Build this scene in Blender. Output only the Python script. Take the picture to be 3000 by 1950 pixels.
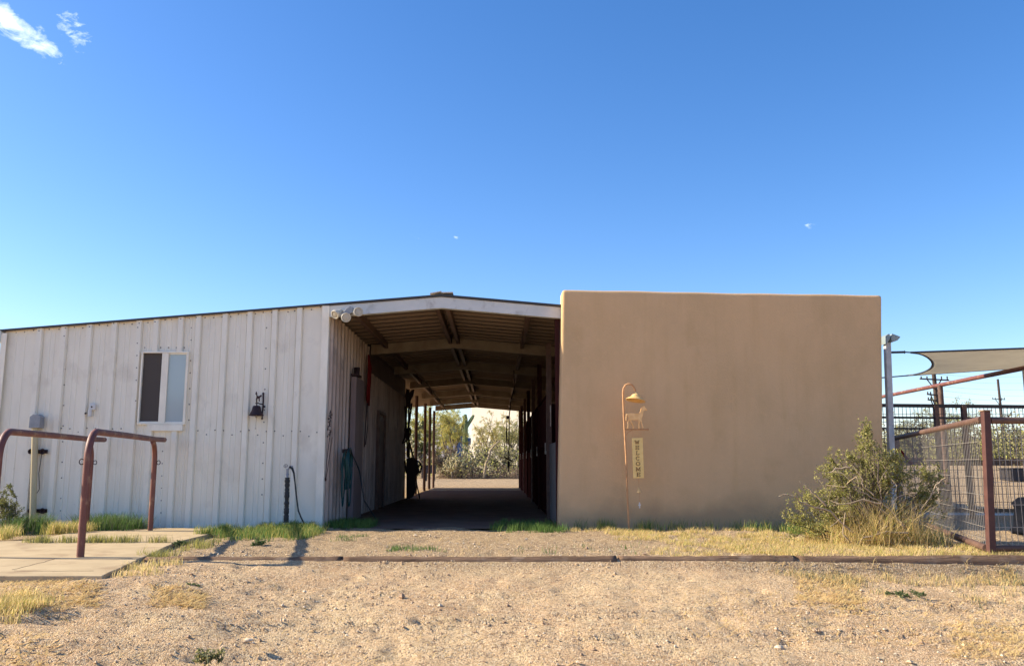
import bpy, bmesh, math, random
import numpy as np
from mathutils import Vector, Matrix, Quaternion
R = math.radians
for o in list(bpy.data.objects): bpy.data.objects.remove(o, do_unlink=True)
SC = bpy.context.scene
COL = SC.collection

# ------------------------------------------------------------------ camera
CAMZ = 1.0; PITCH = math.atan(385/2500); YAW = math.atan(43/2471); F = 2500.0
cam_d = bpy.data.cameras.new('camera'); cam = bpy.data.objects.new('camera', cam_d); COL.objects.link(cam)
cam_d.sensor_width = 36; cam_d.lens = 36*F/3000; cam_d.clip_start = .05; cam_d.clip_end = 12000
cam.location = (0, 0, CAMZ); cam.rotation_euler = (R(90)+PITCH, 0, -YAW)
SC.camera = cam

# ------------------------------------------------------------------ sun, sky, exposure
SUN_EL = R(30); SUN_AZ = R(6)        # azimuth: degrees behind the plane of the front walls, sun on the left
SUN_STRENGTH = 4.8; SKY_STRENGTH = .12
SC.view_settings.view_transform = 'Standard'; SC.view_settings.look = 'None'
SC.view_settings.gamma = 1; SC.view_settings.exposure = 1.0
S = Vector((-math.cos(SUN_EL)*math.cos(SUN_AZ), math.cos(SUN_EL)*math.sin(SUN_AZ), math.sin(SUN_EL)))
sl = bpy.data.lights.new('sun', 'SUN'); sl.energy = SUN_STRENGTH; sl.angle = R(.5); sl.color = (1, .89, .68)
so = bpy.data.objects.new('sun', sl); COL.objects.link(so); so.location = (-30, 10, 30)
so.rotation_euler = S.to_track_quat('Z', 'Y').to_euler()
W_ = bpy.data.worlds.new('World'); SC.world = W_; W_.use_nodes = True
nt = W_.node_tree; nt.nodes.clear()
def N(t, typ, **kw):
    n = t.nodes.new(typ)
    for k, v in kw.items():
        if k in n.inputs if isinstance(k, str) and k[0].isupper() else False: n.inputs[k].default_value = v
        else: setattr(n, k, v)
    return n
out = N(nt, 'ShaderNodeOutputWorld'); bg = N(nt, 'ShaderNodeBackground'); sky = N(nt, 'ShaderNodeTexSky')
sky.sky_type = 'NISHITA'; sky.sun_disc = False; sky.sun_elevation = SUN_EL
sky.sun_rotation = math.atan2(S.x, S.y); sky.altitude = 800; sky.air_density = 1.0; sky.dust_density = 0.9; sky.ozone_density = 2.2
bg.inputs['Strength'].default_value = SKY_STRENGTH
hs = N(nt, 'ShaderNodeHueSaturation'); hs.inputs['Saturation'].default_value = 1.3
tint = N(nt, 'ShaderNodeMix'); tint.data_type = 'RGBA'; tint.blend_type = 'MULTIPLY'; tint.inputs[0].default_value = 1; tint.inputs[7].default_value = (1.01, .95, 1.0, 1); nt.links.new(sky.outputs[0], tint.inputs[6])
nt.links.new(tint.outputs[2], hs.inputs['Color'])
# clouds: wisps at fixed directions of the sky
tc = N(nt, 'ShaderNodeTexCoord'); sep = N(nt, 'ShaderNodeSeparateXYZ'); nt.links.new(tc.outputs['Generated'], sep.inputs[0])
def M_(op, a, b=None, c=None, tree=None):
    tree = tree or nt
    n = tree.nodes.new('ShaderNodeMath'); n.operation = op
    for i, v in enumerate((a, b, c)):
        if v is None: continue
        if isinstance(v, (int, float)): n.inputs[i].default_value = v
        else: tree.links.new(v, n.inputs[i])
    return n.outputs[0]
az = M_('ARCTAN2', sep.outputs[0], sep.outputs[1]); el = M_('ARCSINE', sep.outputs[2])
def ray(px, py):
    u = px-1500; v = 975-py
    d = F*math.cos(PITCH)-v*math.sin(PITCH); z = F*math.sin(PITCH)+v*math.cos(PITCH)
    return Vector((u*math.cos(YAW)+d*math.sin(YAW), -u*math.sin(YAW)+d*math.cos(YAW), z))
def wpt(px, py, Y):
    r = ray(px, py); return Vector((r.x/r.y*Y, Y, CAMZ+r.z/r.y*Y))
def gpt(px, py, z=0):
    r = ray(px, py); t = (z-CAMZ)/r.z; return Vector((r.x*t, r.y*t, z))
def angs(px, py):
    r = ray(px, py).normalized(); return math.atan2(r.x, r.y), math.asin(r.z)
comb = N(nt, 'ShaderNodeCombineXYZ'); nt.links.new(az, comb.inputs[0]); nt.links.new(el, comb.inputs[1])
def cloud(px, py, rx, ry, rot, scale, thr, amp, stretch=(1, 1.9)):
    a, e = angs(px, py)
    mp = N(nt, 'ShaderNodeMapping'); mp.vector_type = 'TEXTURE'
    mp.inputs['Location'].default_value = (a, e, 0); mp.inputs['Rotation'].default_value = (0, 0, R(rot)); mp.inputs['Scale'].default_value = (rx, ry, 1)
    nt.links.new(comb.outputs[0], mp.inputs[0])
    ln = N(nt, 'ShaderNodeVectorMath'); ln.operation = 'LENGTH'; nt.links.new(mp.outputs[0], ln.inputs[0])
    mp2 = N(nt, 'ShaderNodeMapping'); mp2.inputs['Rotation'].default_value = (0, 0, R(-rot)); mp2.inputs['Scale'].default_value = (stretch[0], stretch[1], 1)
    nt.links.new(comb.outputs[0], mp2.inputs[0])
    nz = N(nt, 'ShaderNodeTexNoise'); nz.inputs['Scale'].default_value = scale; nz.inputs['Detail'].default_value = 7; nz.inputs['Roughness'].default_value = .62; nz.inputs['Distortion'].default_value = .4
    nt.links.new(mp2.outputs[0], nz.inputs['Vector'])
    fall = M_('SUBTRACT', 1, M_('POWER', ln.outputs['Value'], 2.0))
    v = M_('SUBTRACT', M_('MULTIPLY_ADD', fall, .42, nz.outputs[0]), thr)
    m = N(nt, 'ShaderNodeClamp'); nt.links.new(M_('MULTIPLY', v, amp), m.inputs[0])
    g = N(nt, 'ShaderNodeClamp'); nt.links.new(M_('MULTIPLY', fall, 3.0), g.inputs[0])
    return M_('MULTIPLY', m.outputs[0], g.outputs[0])
cl = None
for a in [(52, 82, .066, .0175, -25, 38, .69, 3.2), (215, 85, .038, .024, -38, 70, .84, 2.4), (1220, 690, .02, .006, -25, 70, .96, 2.0), (1335, 697, .010, .004, 0, 90, .9, 2.5), (2370, 660, .014, .007, -10, 80, .88, 2.5)]:
    c = cloud(*a); cl = c if cl is None else M_('MAXIMUM', cl, c)
mx = N(nt, 'ShaderNodeMix'); mx.data_type = 'RGBA'
nt.links.new(cl, mx.inputs[0]); nt.links.new(hs.outputs[0], mx.inputs[6]); mx.inputs[7].default_value = (6.0, 6.7, 7.2, 1)
nt.links.new(mx.outputs[2], bg.inputs[0]); nt.links.new(bg.outputs[0], out.inputs[0])

# ------------------------------------------------------------------ materials
MATS = {}
def mat(name, col, rough=.8, metal=0., col2=None, nscale=6., stretch=(1, 1, 1), lo=.35, hi=.65, detail=5., bump=0., bscale=60., spec=.3,
        col3=None, n3scale=2., lo3=.55, hi3=.75, bstretch=(1, 1, 1), bdist=.01, trans=0.):
    m = bpy.data.materials.new(name); m.use_nodes = True; t = m.node_tree; b = t.nodes['Principled BSDF']
    b.inputs['Roughness'].default_value = rough; b.inputs['Metallic'].default_value = metal; b.inputs['Specular IOR Level'].default_value = spec
    b.inputs['Base Color'].default_value = (*col, 1)
    tcn = t.nodes.new('ShaderNodeTexCoord')
    def noise(sc, st, det):
        mp = t.nodes.new('ShaderNodeMapping'); mp.inputs['Scale'].default_value = st; t.links.new(tcn.outputs['Object'], mp.inputs[0])
        n = t.nodes.new('ShaderNodeTexNoise'); n.inputs['Scale'].default_value = sc; n.inputs['Detail'].default_value = det; n.inputs['Roughness'].default_value = .6
        t.links.new(mp.outputs[0], n.inputs['Vector']); return n.outputs[0]
    def mr(src, a, c):
        r = t.nodes.new('ShaderNodeMapRange'); r.inputs[1].default_value = a; r.inputs[2].default_value = c; t.links.new(src, r.inputs[0]); return r.outputs[0]
    cur = None
    if col2:
        x = t.nodes.new('ShaderNodeMix'); x.data_type = 'RGBA'; t.links.new(mr(noise(nscale, stretch, detail), lo, hi), x.inputs[0])
        x.inputs[6].default_value = (*col, 1); x.inputs[7].default_value = (*col2, 1); cur = x.outputs[2]
    if col3:
        x = t.nodes.new('ShaderNodeMix'); x.data_type = 'RGBA'; t.links.new(mr(noise(n3scale, (1.3, 1.1, .9), 6), lo3, hi3), x.inputs[0])
        if cur: t.links.new(cur, x.inputs[6])
        else: x.inputs[6].default_value = (*col, 1)
        x.inputs[7].default_value = (*col3, 1); cur = x.outputs[2]
    if cur: t.links.new(cur, b.inputs['Base Color'])
    if bump:
        bn = t.nodes.new('ShaderNodeBump'); bn.inputs['Strength'].default_value = bump; bn.inputs['Distance'].default_value = bdist
        t.links.new(noise(bscale, bstretch, 5), bn.inputs['Height']); t.links.new(bn.outputs[0], b.inputs['Normal'])
    if trans:
        b.inputs['Subsurface Weight'].default_value = 0
        tr = t.nodes.new('ShaderNodeBsdfTranslucent'); ms = t.nodes.new('ShaderNodeMixShader'); ms.inputs[0].default_value = trans
        if cur: t.links.new(cur, tr.inputs[0])
        else: tr.inputs[0].default_value = (*col, 1)
        t.links.new(b.outputs[0], ms.inputs[1]); t.links.new(tr.outputs[0], ms.inputs[2])
        t.links.new(ms.outputs[0], t.nodes['Material Output'].inputs[0])
    MATS[name] = m; return m
mat('white_metal', (.865, .81, .685), .5, 0, (.79, .74, .625), 2.6, (2, 2, .5), .35, .7, bump=.25, bscale=3, bdist=.02, col3=(.66, .60, .50), n3scale=2.0, lo3=.57, hi3=.82)
mat('trim_metal', (.92, .86, .72), .5, 0, (.80, .74, .62), 5, (1, 1, .4))
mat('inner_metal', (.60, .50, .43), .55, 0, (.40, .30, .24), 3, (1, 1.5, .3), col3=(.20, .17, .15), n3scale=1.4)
mat('fascia_metal', (.66, .66, .63), .55, 0, (.56, .58, .56), 4, (.6, 1, 1), col3=(.34, .32, .29), n3scale=3)
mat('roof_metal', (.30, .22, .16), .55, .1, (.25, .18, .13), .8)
mat('roof_top', (.45, .45, .44), .5, .3, (.36, .35, .34), 2.5)
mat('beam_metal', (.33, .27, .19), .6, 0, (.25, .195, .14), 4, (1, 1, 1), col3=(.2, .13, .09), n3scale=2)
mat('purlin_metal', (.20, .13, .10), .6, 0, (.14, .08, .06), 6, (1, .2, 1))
mat('dark_edge', (.05, .055, .06), .6)
mat('screw', (.17, .17, .17), .5, .3)
mat('stucco', (.68, .45, .245), .95, 0, (.64, .42, .225), 1.6, (1.6, 1, .7), .3, .7, bump=.7, bscale=38, bdist=.010, spec=.08, col3=(.59, .39, .205), n3scale=.6, lo3=.48, hi3=.7)
mat('red_pipe', (.20, .070, .050), .55, 0, (.15, .055, .04), 9, (1, 1, .5), spec=.4, col3=(.34, .20, .12), n3scale=6, lo3=.54, hi3=.7, bump=.3, bscale=60, bdist=.003)
mat('brown_pipe', (.15, .085, .06), .6, 0, (.10, .055, .042), 9, col3=(.26, .17, .11), n3scale=5, lo3=.6, hi3=.8)
mat('horse_gold', (.95, .60, .27), .6, 0, (.85, .48, .19), 16)
mat('rust_post', (.115, .05, .04), .6, 0, (.08, .035, .03), 7)
mat('plate_gold', (.96, .68, .26), .6, 0, (.90, .60, .21), 20)
mat('dark_red', (.065, .022, .02), .95, 0, (.045, .018, .017), 4, spec=0)
mat('dark_pipe', (.035, .032, .035), .55, 0, (.05, .04, .035), 9)
mat('block', (.20, .185, .175), .95, 0, (.15, .14, .13), 7, bump=.3, bscale=60)
mat('mauve', (.30, .23, .22), .6, 0, (.23, .17, .165), 3, (1, 1, .4))
mat('concrete', (.53, .405, .245), .9, 0, (.45, .34, .205), 2.2, bump=.3, bscale=90, bdist=.004, spec=.1, col3=(.33, .23, .14), n3scale=2.2, lo3=.52, hi3=.74)
mat('timber', (.26, .165, .105), .95, 0, (.13, .08, .052), 6, (.25, 3, 3), .35, .65, bump=1, bscale=8, bstretch=(.4, 5, 5), bdist=.03, spec=.1, col3=(.30, .22, .16), n3scale=3)
mat('rust', (.62, .33, .15), .65, 0, (.48, .24, .10), 14, col3=(.48, .29, .13), n3scale=12, spec=.4)
mat('brass', (.85, .55, .23), .5, 0, (.72, .44, .17), 20)
mat('letter', (.26, .12, .045), .8)
mat('iron', (.035, .022, .024), .6, .3, (.06, .03, .028), 30)
mat('white_plastic', (.66, .64, .60), .5)
mat('cream_plastic', (.60, .55, .44), .45, 0, (.52, .47, .37), 20)
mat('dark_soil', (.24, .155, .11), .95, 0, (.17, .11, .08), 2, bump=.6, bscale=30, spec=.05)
mat('lens', (.55, .48, .36), .25, 0, (.45, .38, .27), 25)
mat('grey_box', (.32, .33, .35), .5, .2, (.25, .26, .28), 12)
mat('yellow_pipe', (.56, .47, .29), .6, 0, (.47, .38, .22), 8, (1, 1, .3))
mat('bark', (.17, .13, .10), .95, 0, (.10, .075, .06), 14, bump=.6, bscale=20, bdist=.02)
mat('pale_bark', (.42, .33, .23), .9, 0, (.30, .22, .15), 14)
mat('screen', (.085, .072, .064), .9)
mat('hose', (.012, .075, .075), .45, spec=.5)
mat('black_rubber', (.018, .02, .022), .5, spec=.4)
mat('red_rope', (.17, .008, .008), .8)
mat('rope', (.45, .38, .30), .9)
mat('pole_paint', (.60, .61, .61), .5, 0, (.42, .43, .44), 6)
mat('floodlight', (.30, .35, .34), .45, .2)
mat('sail', (.74, .69, .59), .9, 0, (.68, .63, .54), 3, bump=.2, bscale=200, trans=.55)
mat('hem', (.05, .055, .07), .8)
mat('wire', (.36, .32, .28), .5, .4)
mat('dark_wire', (.05, .055, .065), .6)
mat('wood_pole', (.085, .06, .05), .9, 0, (.06, .045, .04), 3, (2, 2, .3))
mat('tub', (.006, .007, .012), .8, spec=.1)
mat('blue_glass', (.40, .46, .46), .08, 0, spec=.9)
mat('house_wall', (.72, .65, .53), .9, 0, (.68, .61, .50), 1)
mat('white_rock', (.76, .61, .43), .9, 0, (.48, .38, .27), 20)
mat('rock', (.46, .31, .19), .9, 0, (.27, .18, .12), 20)
mat('mountain', (.23, .21, .24), 1, 0, (.17, .155, .18), .004, spec=0)
def leafmat(name, a, b_, tr=.3, sc=9): mat(name, a, .7, 0, b_, sc, (1, 1, 1), .3, .7, spec=.2, trans=tr)
leafmat('creosote', (.31, .30, .08), (.18, .19, .055), .45); leafmat('creosote_pale', (.62, .55, .22), (.42, .39, .14), .45)
leafmat('dry_grass', (.84, .65, .31), (.70, .53, .24), .5, 6); leafmat('yellow_grass', (.50, .44, .12), (.36, .34, .10), .35, 6)
leafmat('green_grass', (.10, .19, .045), (.16, .24, .06), .35, 8); leafmat('grey_weed', (.19, .20, .11), (.12, .14, .07))
leafmat('palo_verde', (.52, .50, .15), (.36, .36, .11), .5, .8); leafmat('mesquite', (.12, .135, .05), (.17, .175, .07), .3, .8)
leafmat('palo_yellow', (.68, .57, .19), (.48, .42, .14), .5, .8)
leafmat('scrub', (.36, .32, .16), (.23, .21, .11), .35, .35); leafmat('scrub_dark', (.10, .09, .06), (.06, .055, .045), .2, .5)
leafmat('brush', (.42, .29, .19), (.26, .17, .12), .2, 3); leafmat('cholla_mat', (.60, .50, .31), (.36, .33, .17), .15, 3)
mat('saguaro_skin', (.19, .24, .10), .7, 0, (.14, .18, .08), 2)

# ------------------------------------------------------------------ object helpers
def tag(o, label=None, cat=None, group=None, kind=None):
    if label: o['label'] = label
    if cat: o['category'] = cat
    if group: o['group'] = group
    if kind: o['kind'] = kind
    return o
def empty(name, loc=(0, 0, 0), label=None, cat=None, group=None):
    o = bpy.data.objects.new(name, None); COL.objects.link(o); o.location = loc; o.empty_display_size = .2
    tag(o, label, cat, group); return o
def copy_tree(o, parent=None):
    c = o.copy(); COL.objects.link(c)
    if parent: c.parent = parent; c.matrix_parent_inverse = o.matrix_parent_inverse.copy()
    for ch in list(o.children): copy_tree(ch, c)
    return c
class MB:
    def __init__(s): s.v = []; s.f = []; s.m = []; s.mi = 0; s.sm = []; s.smooth = False
    def add(s, vs, fs):
        b = len(s.v); s.v += [tuple(v) for v in vs]
        for f in fs: s.f.append(tuple(i+b for i in f)); s.m.append(s.mi); s.sm.append(s.smooth)
    def box(s, a, b, rot=None, piv=None):
        x0, y0, z0 = a; x1, y1, z1 = b
        vs = [Vector(p) for p in ((x0, y0, z0), (x1, y0, z0), (x1, y1, z0), (x0, y1, z0), (x0, y0, z1), (x1, y0, z1), (x1, y1, z1), (x0, y1, z1))]
        if rot is not None:
            c = Vector(piv) if piv is not None else sum(vs, Vector())/8
            vs = [c+rot@(v-c) for v in vs]
        s.add(vs, [(3, 2, 1, 0), (4, 5, 6, 7), (0, 1, 5, 4), (1, 2, 6, 5), (2, 3, 7, 6), (3, 0, 4, 7)])
    def bar(s, p, q, w, h=None, up=(0, 0, 1)):   # square bar
        p = Vector(p); q = Vector(q); d = (q-p).normalized(); h = h or w
        u = Vector(up)
        if abs(d.dot(u)) > .97: u = Vector((0, 1, 0))
        a = d.cross(u).normalized()*w/2; b = a.cross(d).normalized()*h/2
        vs = [p-a-b, p+a-b, p+a+b, p-a+b, q-a-b, q+a-b, q+a+b, q-a+b]
        s.add(vs, [(0, 1, 2, 3), (7, 6, 5, 4), (1, 0, 4, 5), (2, 1, 5, 6), (3, 2, 6, 7), (0, 3, 7, 4)])
    def tube(s, pts, r, n=8, cap=True):
        pts = [Vector(p) for p in pts]; k = len(pts); rs = r if isinstance(r, (list, tuple)) else [r]*k
        sv = s.smooth; s.smooth = n > 4
        ref = None; rings = []
        for i in range(k):
            d = (pts[min(i+1, k-1)]-pts[max(i-1, 0)])
            if d.length < 1e-9: d = Vector((0, 0, 1))
            d.normalize()
            if ref is None:
                ref = d.orthogonal().normalized()
            ref = (ref-d*ref.dot(d))
            if ref.length < 1e-6: ref = d.orthogonal()
            ref.normalize(); b = d.cross(ref)
            rings.append([pts[i]+(ref*math.cos(2*math.pi*j/n)+b*math.sin(2*math.pi*j/n))*rs[i] for j in range(n)])
        vs = [v for g in rings for v in g]
        fs = [(i*n+j, i*n+(j+1) % n, (i+1)*n+(j+1) % n, (i+1)*n+j) for i in range(k-1) for j in range(n)]
        s.add(vs, fs)
        if cap:
            s.smooth = False
            s.add(rings[0], [tuple(range(n))[::-1]]); s.add(rings[-1], [tuple(range(n))])
        s.smooth = sv
    def lathe(s, prof, loc, axis=(0, 0, 1), n=20):  # prof: (radius, height)
        ax = Vector(axis).normalized(); a = ax.orthogonal().normalized(); b = ax.cross(a); loc = Vector(loc)
        sv = s.smooth; s.smooth = True
        vs = [loc+ax*h+(a*math.cos(2*math.pi*j/n)+b*math.sin(2*math.pi*j/n))*max(r, 1e-4) for r, h in prof for j in range(n)]
        k = len(prof)
        s.add(vs, [(i*n+j, i*n+(j+1) % n, (i+1)*n+(j+1) % n, (i+1)*n+j) for i in range(k-1) for j in range(n)])
        s.smooth = sv
    def prism(s, poly, y0, y1):   # poly of (x,z), extruded along y
        n = len(poly); vs = [(x, y0, z) for x, z in poly]+[(x, y1, z) for x, z in poly]
        s.add(vs, [tuple(range(n)), tuple(range(2*n-1, n-1, -1))]+[(i, i+n, (i+1) % n+n, (i+1) % n) for i in range(n)])
    def build(s, name, mats, parent=None, bevel=0, origin=None, seg=2):
        me = bpy.data.meshes.new(name)
        vs = s.v
        if origin is not None:
            o_ = Vector(origin); vs = [tuple(Vector(v)-o_) for v in vs]
        me.from_pydata(vs, [], s.f)
        if isinstance(mats, str): mats = [mats]
        for m in mats: me.materials.append(MATS[m])
        me.polygons.foreach_set('material_index', s.m); me.polygons.foreach_set('use_smooth', s.sm)
        me.validate(); me.update()
        o = bpy.data.objects.new(name, me); COL.objects.link(o)
        if origin is not None: o.location = origin
        if parent is not None:
            o.parent = parent
            if origin is None: o.matrix_parent_inverse = Matrix.Translation(parent.location).inverted()
            else: o.location = Vector(origin)-parent.location
        if bevel:
            b = o.modifiers.new('bevel', 'BEVEL'); b.width = bevel; b.segments = seg; b.limit_method = 'ANGLE'
        return o
def fixnorm(o):
    bm = bmesh.new(); bm.from_mesh(o.data); bmesh.ops.recalc_face_normals(bm, faces=bm.faces); bm.to_mesh(o.data); bm.free(); return o
def npmesh(name, V, Fc, mats, midx=None, parent=None, smooth=False):
    me = bpy.data.meshes.new(name); V = np.asarray(V, np.float32); Fc = np.asarray(Fc, np.int32); k = Fc.shape[1]
    me.vertices.add(len(V)); me.vertices.foreach_set('co', V.ravel())
    me.loops.add(Fc.size); me.loops.foreach_set('vertex_index', Fc.ravel())
    me.polygons.add(len(Fc)); me.polygons.foreach_set('loop_start', np.arange(0, Fc.size, k, dtype=np.int32))
    if isinstance(mats, str): mats = [mats]
    for m in mats: me.materials.append(MATS[m])
    if midx is not None: me.polygons.foreach_set('material_index', np.asarray(midx, np.int32))
    me.polygons.foreach_set('use_smooth', np.full(len(Fc), smooth))
    me.update(calc_edges=True); me.validate()
    o = bpy.data.objects.new(name, me); COL.objects.link(o)
    if parent is not None:
        o.parent = parent; o.matrix_parent_inverse = Matrix.Translation(parent.location).inverted()
    return o
def rvec(rng, n):
    v = rng.normal(size=(n, 3)); return v/np.linalg.norm(v, axis=1, keepdims=True)
def leaf_quads(rng, C, L, Wd, up=0.3):
    """C centres (n,3) -> quads (kite shaped)"""
    n = len(C); a = rvec(rng, n); a[:, 2] += up; a /= np.linalg.norm(a, axis=1, keepdims=True)
    b = np.cross(a, rvec(rng, n)); b /= np.linalg.norm(b, axis=1, keepdims=True)+1e-9
    L = (L*rng.uniform(.6, 1.3, n))[:, None]; w = (Wd*rng.uniform(.6, 1.3, n))[:, None]
    V = np.stack([C-a*L/2, C+b*w/2, C+a*L/2, C-b*w/2], 1).reshape(-1, 3)
    return V, np.arange(4*n).reshape(-1, 4)
# ------------------------------------------------------------------ noise for terrain
def vnoise(x, y, seed=0):
    xi = np.floor(x).astype(np.int64); yi = np.floor(y).astype(np.int64); fx = x-xi; fy = y-yi
    def h(a, b):
        n = (a*374761393+b*668265263+seed*974634777) & 0x7fffffff
        n = ((n ^ (n >> 13))*1274126177) & 0x7fffffff
        return ((n ^ (n >> 16)) & 0xffff)/65535.
    u = fx*fx*(3-2*fx); v = fy*fy*(3-2*fy)
    return (h(xi, yi)*(1-u)+h(xi+1, yi)*u)*(1-v)+(h(xi, yi+1)*(1-u)+h(xi+1, yi+1)*u)*v-.5
def sstep(a, b, x):
    t = np.clip((x-a)/(b-a), 0, 1); return t*t*(3-2*t)
TIE_Y = 9.38
def gheight(x, y, fine=True):
    x = np.asarray(x, float); y = np.asarray(y, float)
    stepd = .055*sstep(-3.2, -1.5, x)+.085*sstep(1.0, 4.2, x)
    front = -.015-stepd-.095*np.clip(TIE_Y-y, 0, 30)*np.where(y > 0, 1, 1)
    front = np.maximum(front, -.62)
    left = -.005-.11*np.clip(7.75-y, 0, 5.5)
    k = sstep(-3.7, -1.2, x); z = left*(1-k)+front*k
    pad = .0*x
    s = sstep(TIE_Y-.16, TIE_Y+.02, y)*sstep(-3.3, -2.9, x)+(1-sstep(-3.3, -2.9, x))*sstep(8.2, 10.4, y)
    z = z*(1-s)+pad*s
    z = z+.95*sstep(19, 42, y)*sstep(8, 12, x)
    if fine:
        dmp = 1-sstep(14, 40, y)*.6
        inside = sstep(13.6, 14.2, y)*sstep(-9, -8, x)*(1-sstep(6.3, 7, x))
        a = (vnoise(x*1.3, y*1.3, 1)*.035+vnoise(x*4, y*4, 2)*.022+vnoise(x*11, y*11, 3)*.014+vnoise(x*26, y*26, 4)*.010)*(1-.8*inside)
        # tyre ruts crossing the yard
        for (c0, sl_, ph) in ((5.75, .085, 0), (5.9, .085, 1), (6.05, .085, 1), (7.2, .17, 2), (7.35, .17, 2), (6.5, .17, 3), (6.62, .17, 3), (8.1, -.05, 4)):
            yy = c0+sl_*x; g = np.exp(-((y-yy)/.045)**2)
            a = a-.026*g*(.6+.8*(vnoise(x*.8, y*0+c0, 7)+.5))+.007*g*np.sin(x*55)+.012*np.exp(-((y-yy-.09)/.03)**2)
        a = a-.023*sstep(.20, .40, vnoise(x*3.6+y*.7, y*5.2, 9))-.016*sstep(.25, .42, vnoise(x*6.3, y*7.9+x, 10))
        slab = sstep(7.5, 7.8, y)*(1-sstep(13.0, 13.4, y))*(1-sstep(-3.9, -3.6, x)); z = z-.02*slab
        z = z+a*dmp*(1-slab)*(1-.8*np.exp(-((y-TIE_Y)/.22)**2)*sstep(-3.4, -3, x))
    return z
def gz(x, y): return float(gheight(np.array([x]), np.array([y]), True)[0])

# ground material
def ground_mat():
    m = bpy.data.materials.new('gravel_ground'); m.use_nodes = True; t = m.node_tree; b = t.nodes['Principled BSDF']
    b.inputs['Roughness'].default_value = .95; b.inputs['Specular IOR Level'].default_value = .08
    tcn = t.nodes.new('ShaderNodeTexCoord')
    def noise(sc, det=5, ro=.6, st=(1, 1, 1)):
        mp = t.nodes.new('ShaderNodeMapping'); mp.inputs['Scale'].default_value = st; t.links.new(tcn.outputs['Object'], mp.inputs[0])
        n = t.nodes.new('ShaderNodeTexNoise'); n.inputs['Scale'].default_value = sc; n.inputs['Detail'].default_value = det; n.inputs['Roughness'].default_value = ro
        t.links.new(mp.outputs[0], n.inputs['Vector']); return n.outputs[0]
    def mr(src, a, c, lo=0, hi=1):
        r = t.nodes.new('ShaderNodeMapRange'); r.inputs[1].default_value = a; r.inputs[2].default_value = c; r.inputs[3].default_value = lo; r.inputs[4].default_value = hi; t.links.new(src, r.inputs[0]); return r.outputs[0]
    def mix(f, A, B_):
        x = t.nodes.new('ShaderNodeMix'); x.data_type = 'RGBA'; t.links.new(f, x.inputs[0])
        for i, v in ((6, A), (7, B_)):
            if isinstance(v, tuple): x.inputs[i].default_value = (*v, 1)
            else: t.links.new(v, x.inputs[i])
        return x.outputs[2]
    c = mix(mr(noise(.45, 4), .38, .62), (.685, .475, .268), (.59, .385, .218))
    c = mix(mr(noise(.9, 6, .65), .54, .66, 0, .55), c, (.46, .29, .155))
    c = mix(mr(noise(2.3, 5), .5, .75), c, (.745, .545, .305))
    c = mix(mr(noise(24, 3, .55), .50, .66, 0, .75), c, (.38, .25, .13)); c = mix(mr(noise(31, 3, .5), .56, .68, 0, .6), c, (.86, .68, .42))
    sp = t.nodes.new('ShaderNodeSeparateXYZ'); t.links.new(tcn.outputs['Object'], sp.inputs[0])
    yn = M_('MULTIPLY_ADD', noise(.8, 3), 2.5, sp.outputs[1], t)
    c = mix(M_('MULTIPLY', mr(yn, 10.0, 11.0), .85, tree=t), c, (.37, .26, .15))          # darker packed gravel of the pad
    v = t.nodes.new('ShaderNodeTexVoronoi'); v.inputs['Scale'].default_value = 85; t.links.new(tcn.outputs['Object'], v.inputs['Vector'])
    hs_ = t.nodes.new('ShaderNodeSeparateColor'); t.links.new(v.outputs['Color'], hs_.inputs[0])
    c = mix(mr(hs_.outputs[0], .76, .84, 0, .55), c, (.76, .61, .42)); c = mix(mr(hs_.outputs[1], .80, .86, 0, .7), c, (.23, .15, .105))
    t.links.new(c, b.inputs['Base Color'])
    h = M_('ADD', M_('MULTIPLY', noise(48, 6, .75), 1.5, tree=t), M_('MULTIPLY', v.outputs['Distance'], -.7, tree=t), tree=t)
    bn = t.nodes.new('ShaderNodeBump'); bn.inputs['Strength'].default_value = .9; bn.inputs['Distance'].default_value = .016
    t.links.new(h, bn.inputs['Height']); t.links.new(bn.outputs[0], b.inputs['Normal'])
    MATS['gravel_ground'] = m
ground_mat()
def axis_pts(fine0, fine1, step, lo, hi, g=1.18):
    a = list(np.arange(fine0, fine1, step)); s = step
    p = fine0; left = []
    while p > lo: s *= g; p -= s; left.append(p)
    s = step; p = a[-1]; right = []
    while p < hi: s *= g; p += s; right.append(p)
    return np.array(left[::-1]+a+right)
xs = axis_pts(-7.5, 8.5, .04, -3500, 3500); ys = axis_pts(5.0, 14.4, .04, -3500, 4500, 1.12)
X, Yg = np.meshgrid(xs, ys); Z = gheight(X, Yg)
nx, ny = len(xs), len(ys)
V = np.stack([X.ravel(), Yg.ravel(), Z.ravel()], 1)
i0 = (np.arange(ny-1)[:, None]*nx+np.arange(nx-1)[None]).ravel()
ground = npmesh('ground', V, np.stack([i0, i0+1, i0+nx+1, i0+nx], 1), 'gravel_ground', smooth=True); tag(ground, kind='structure')

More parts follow.
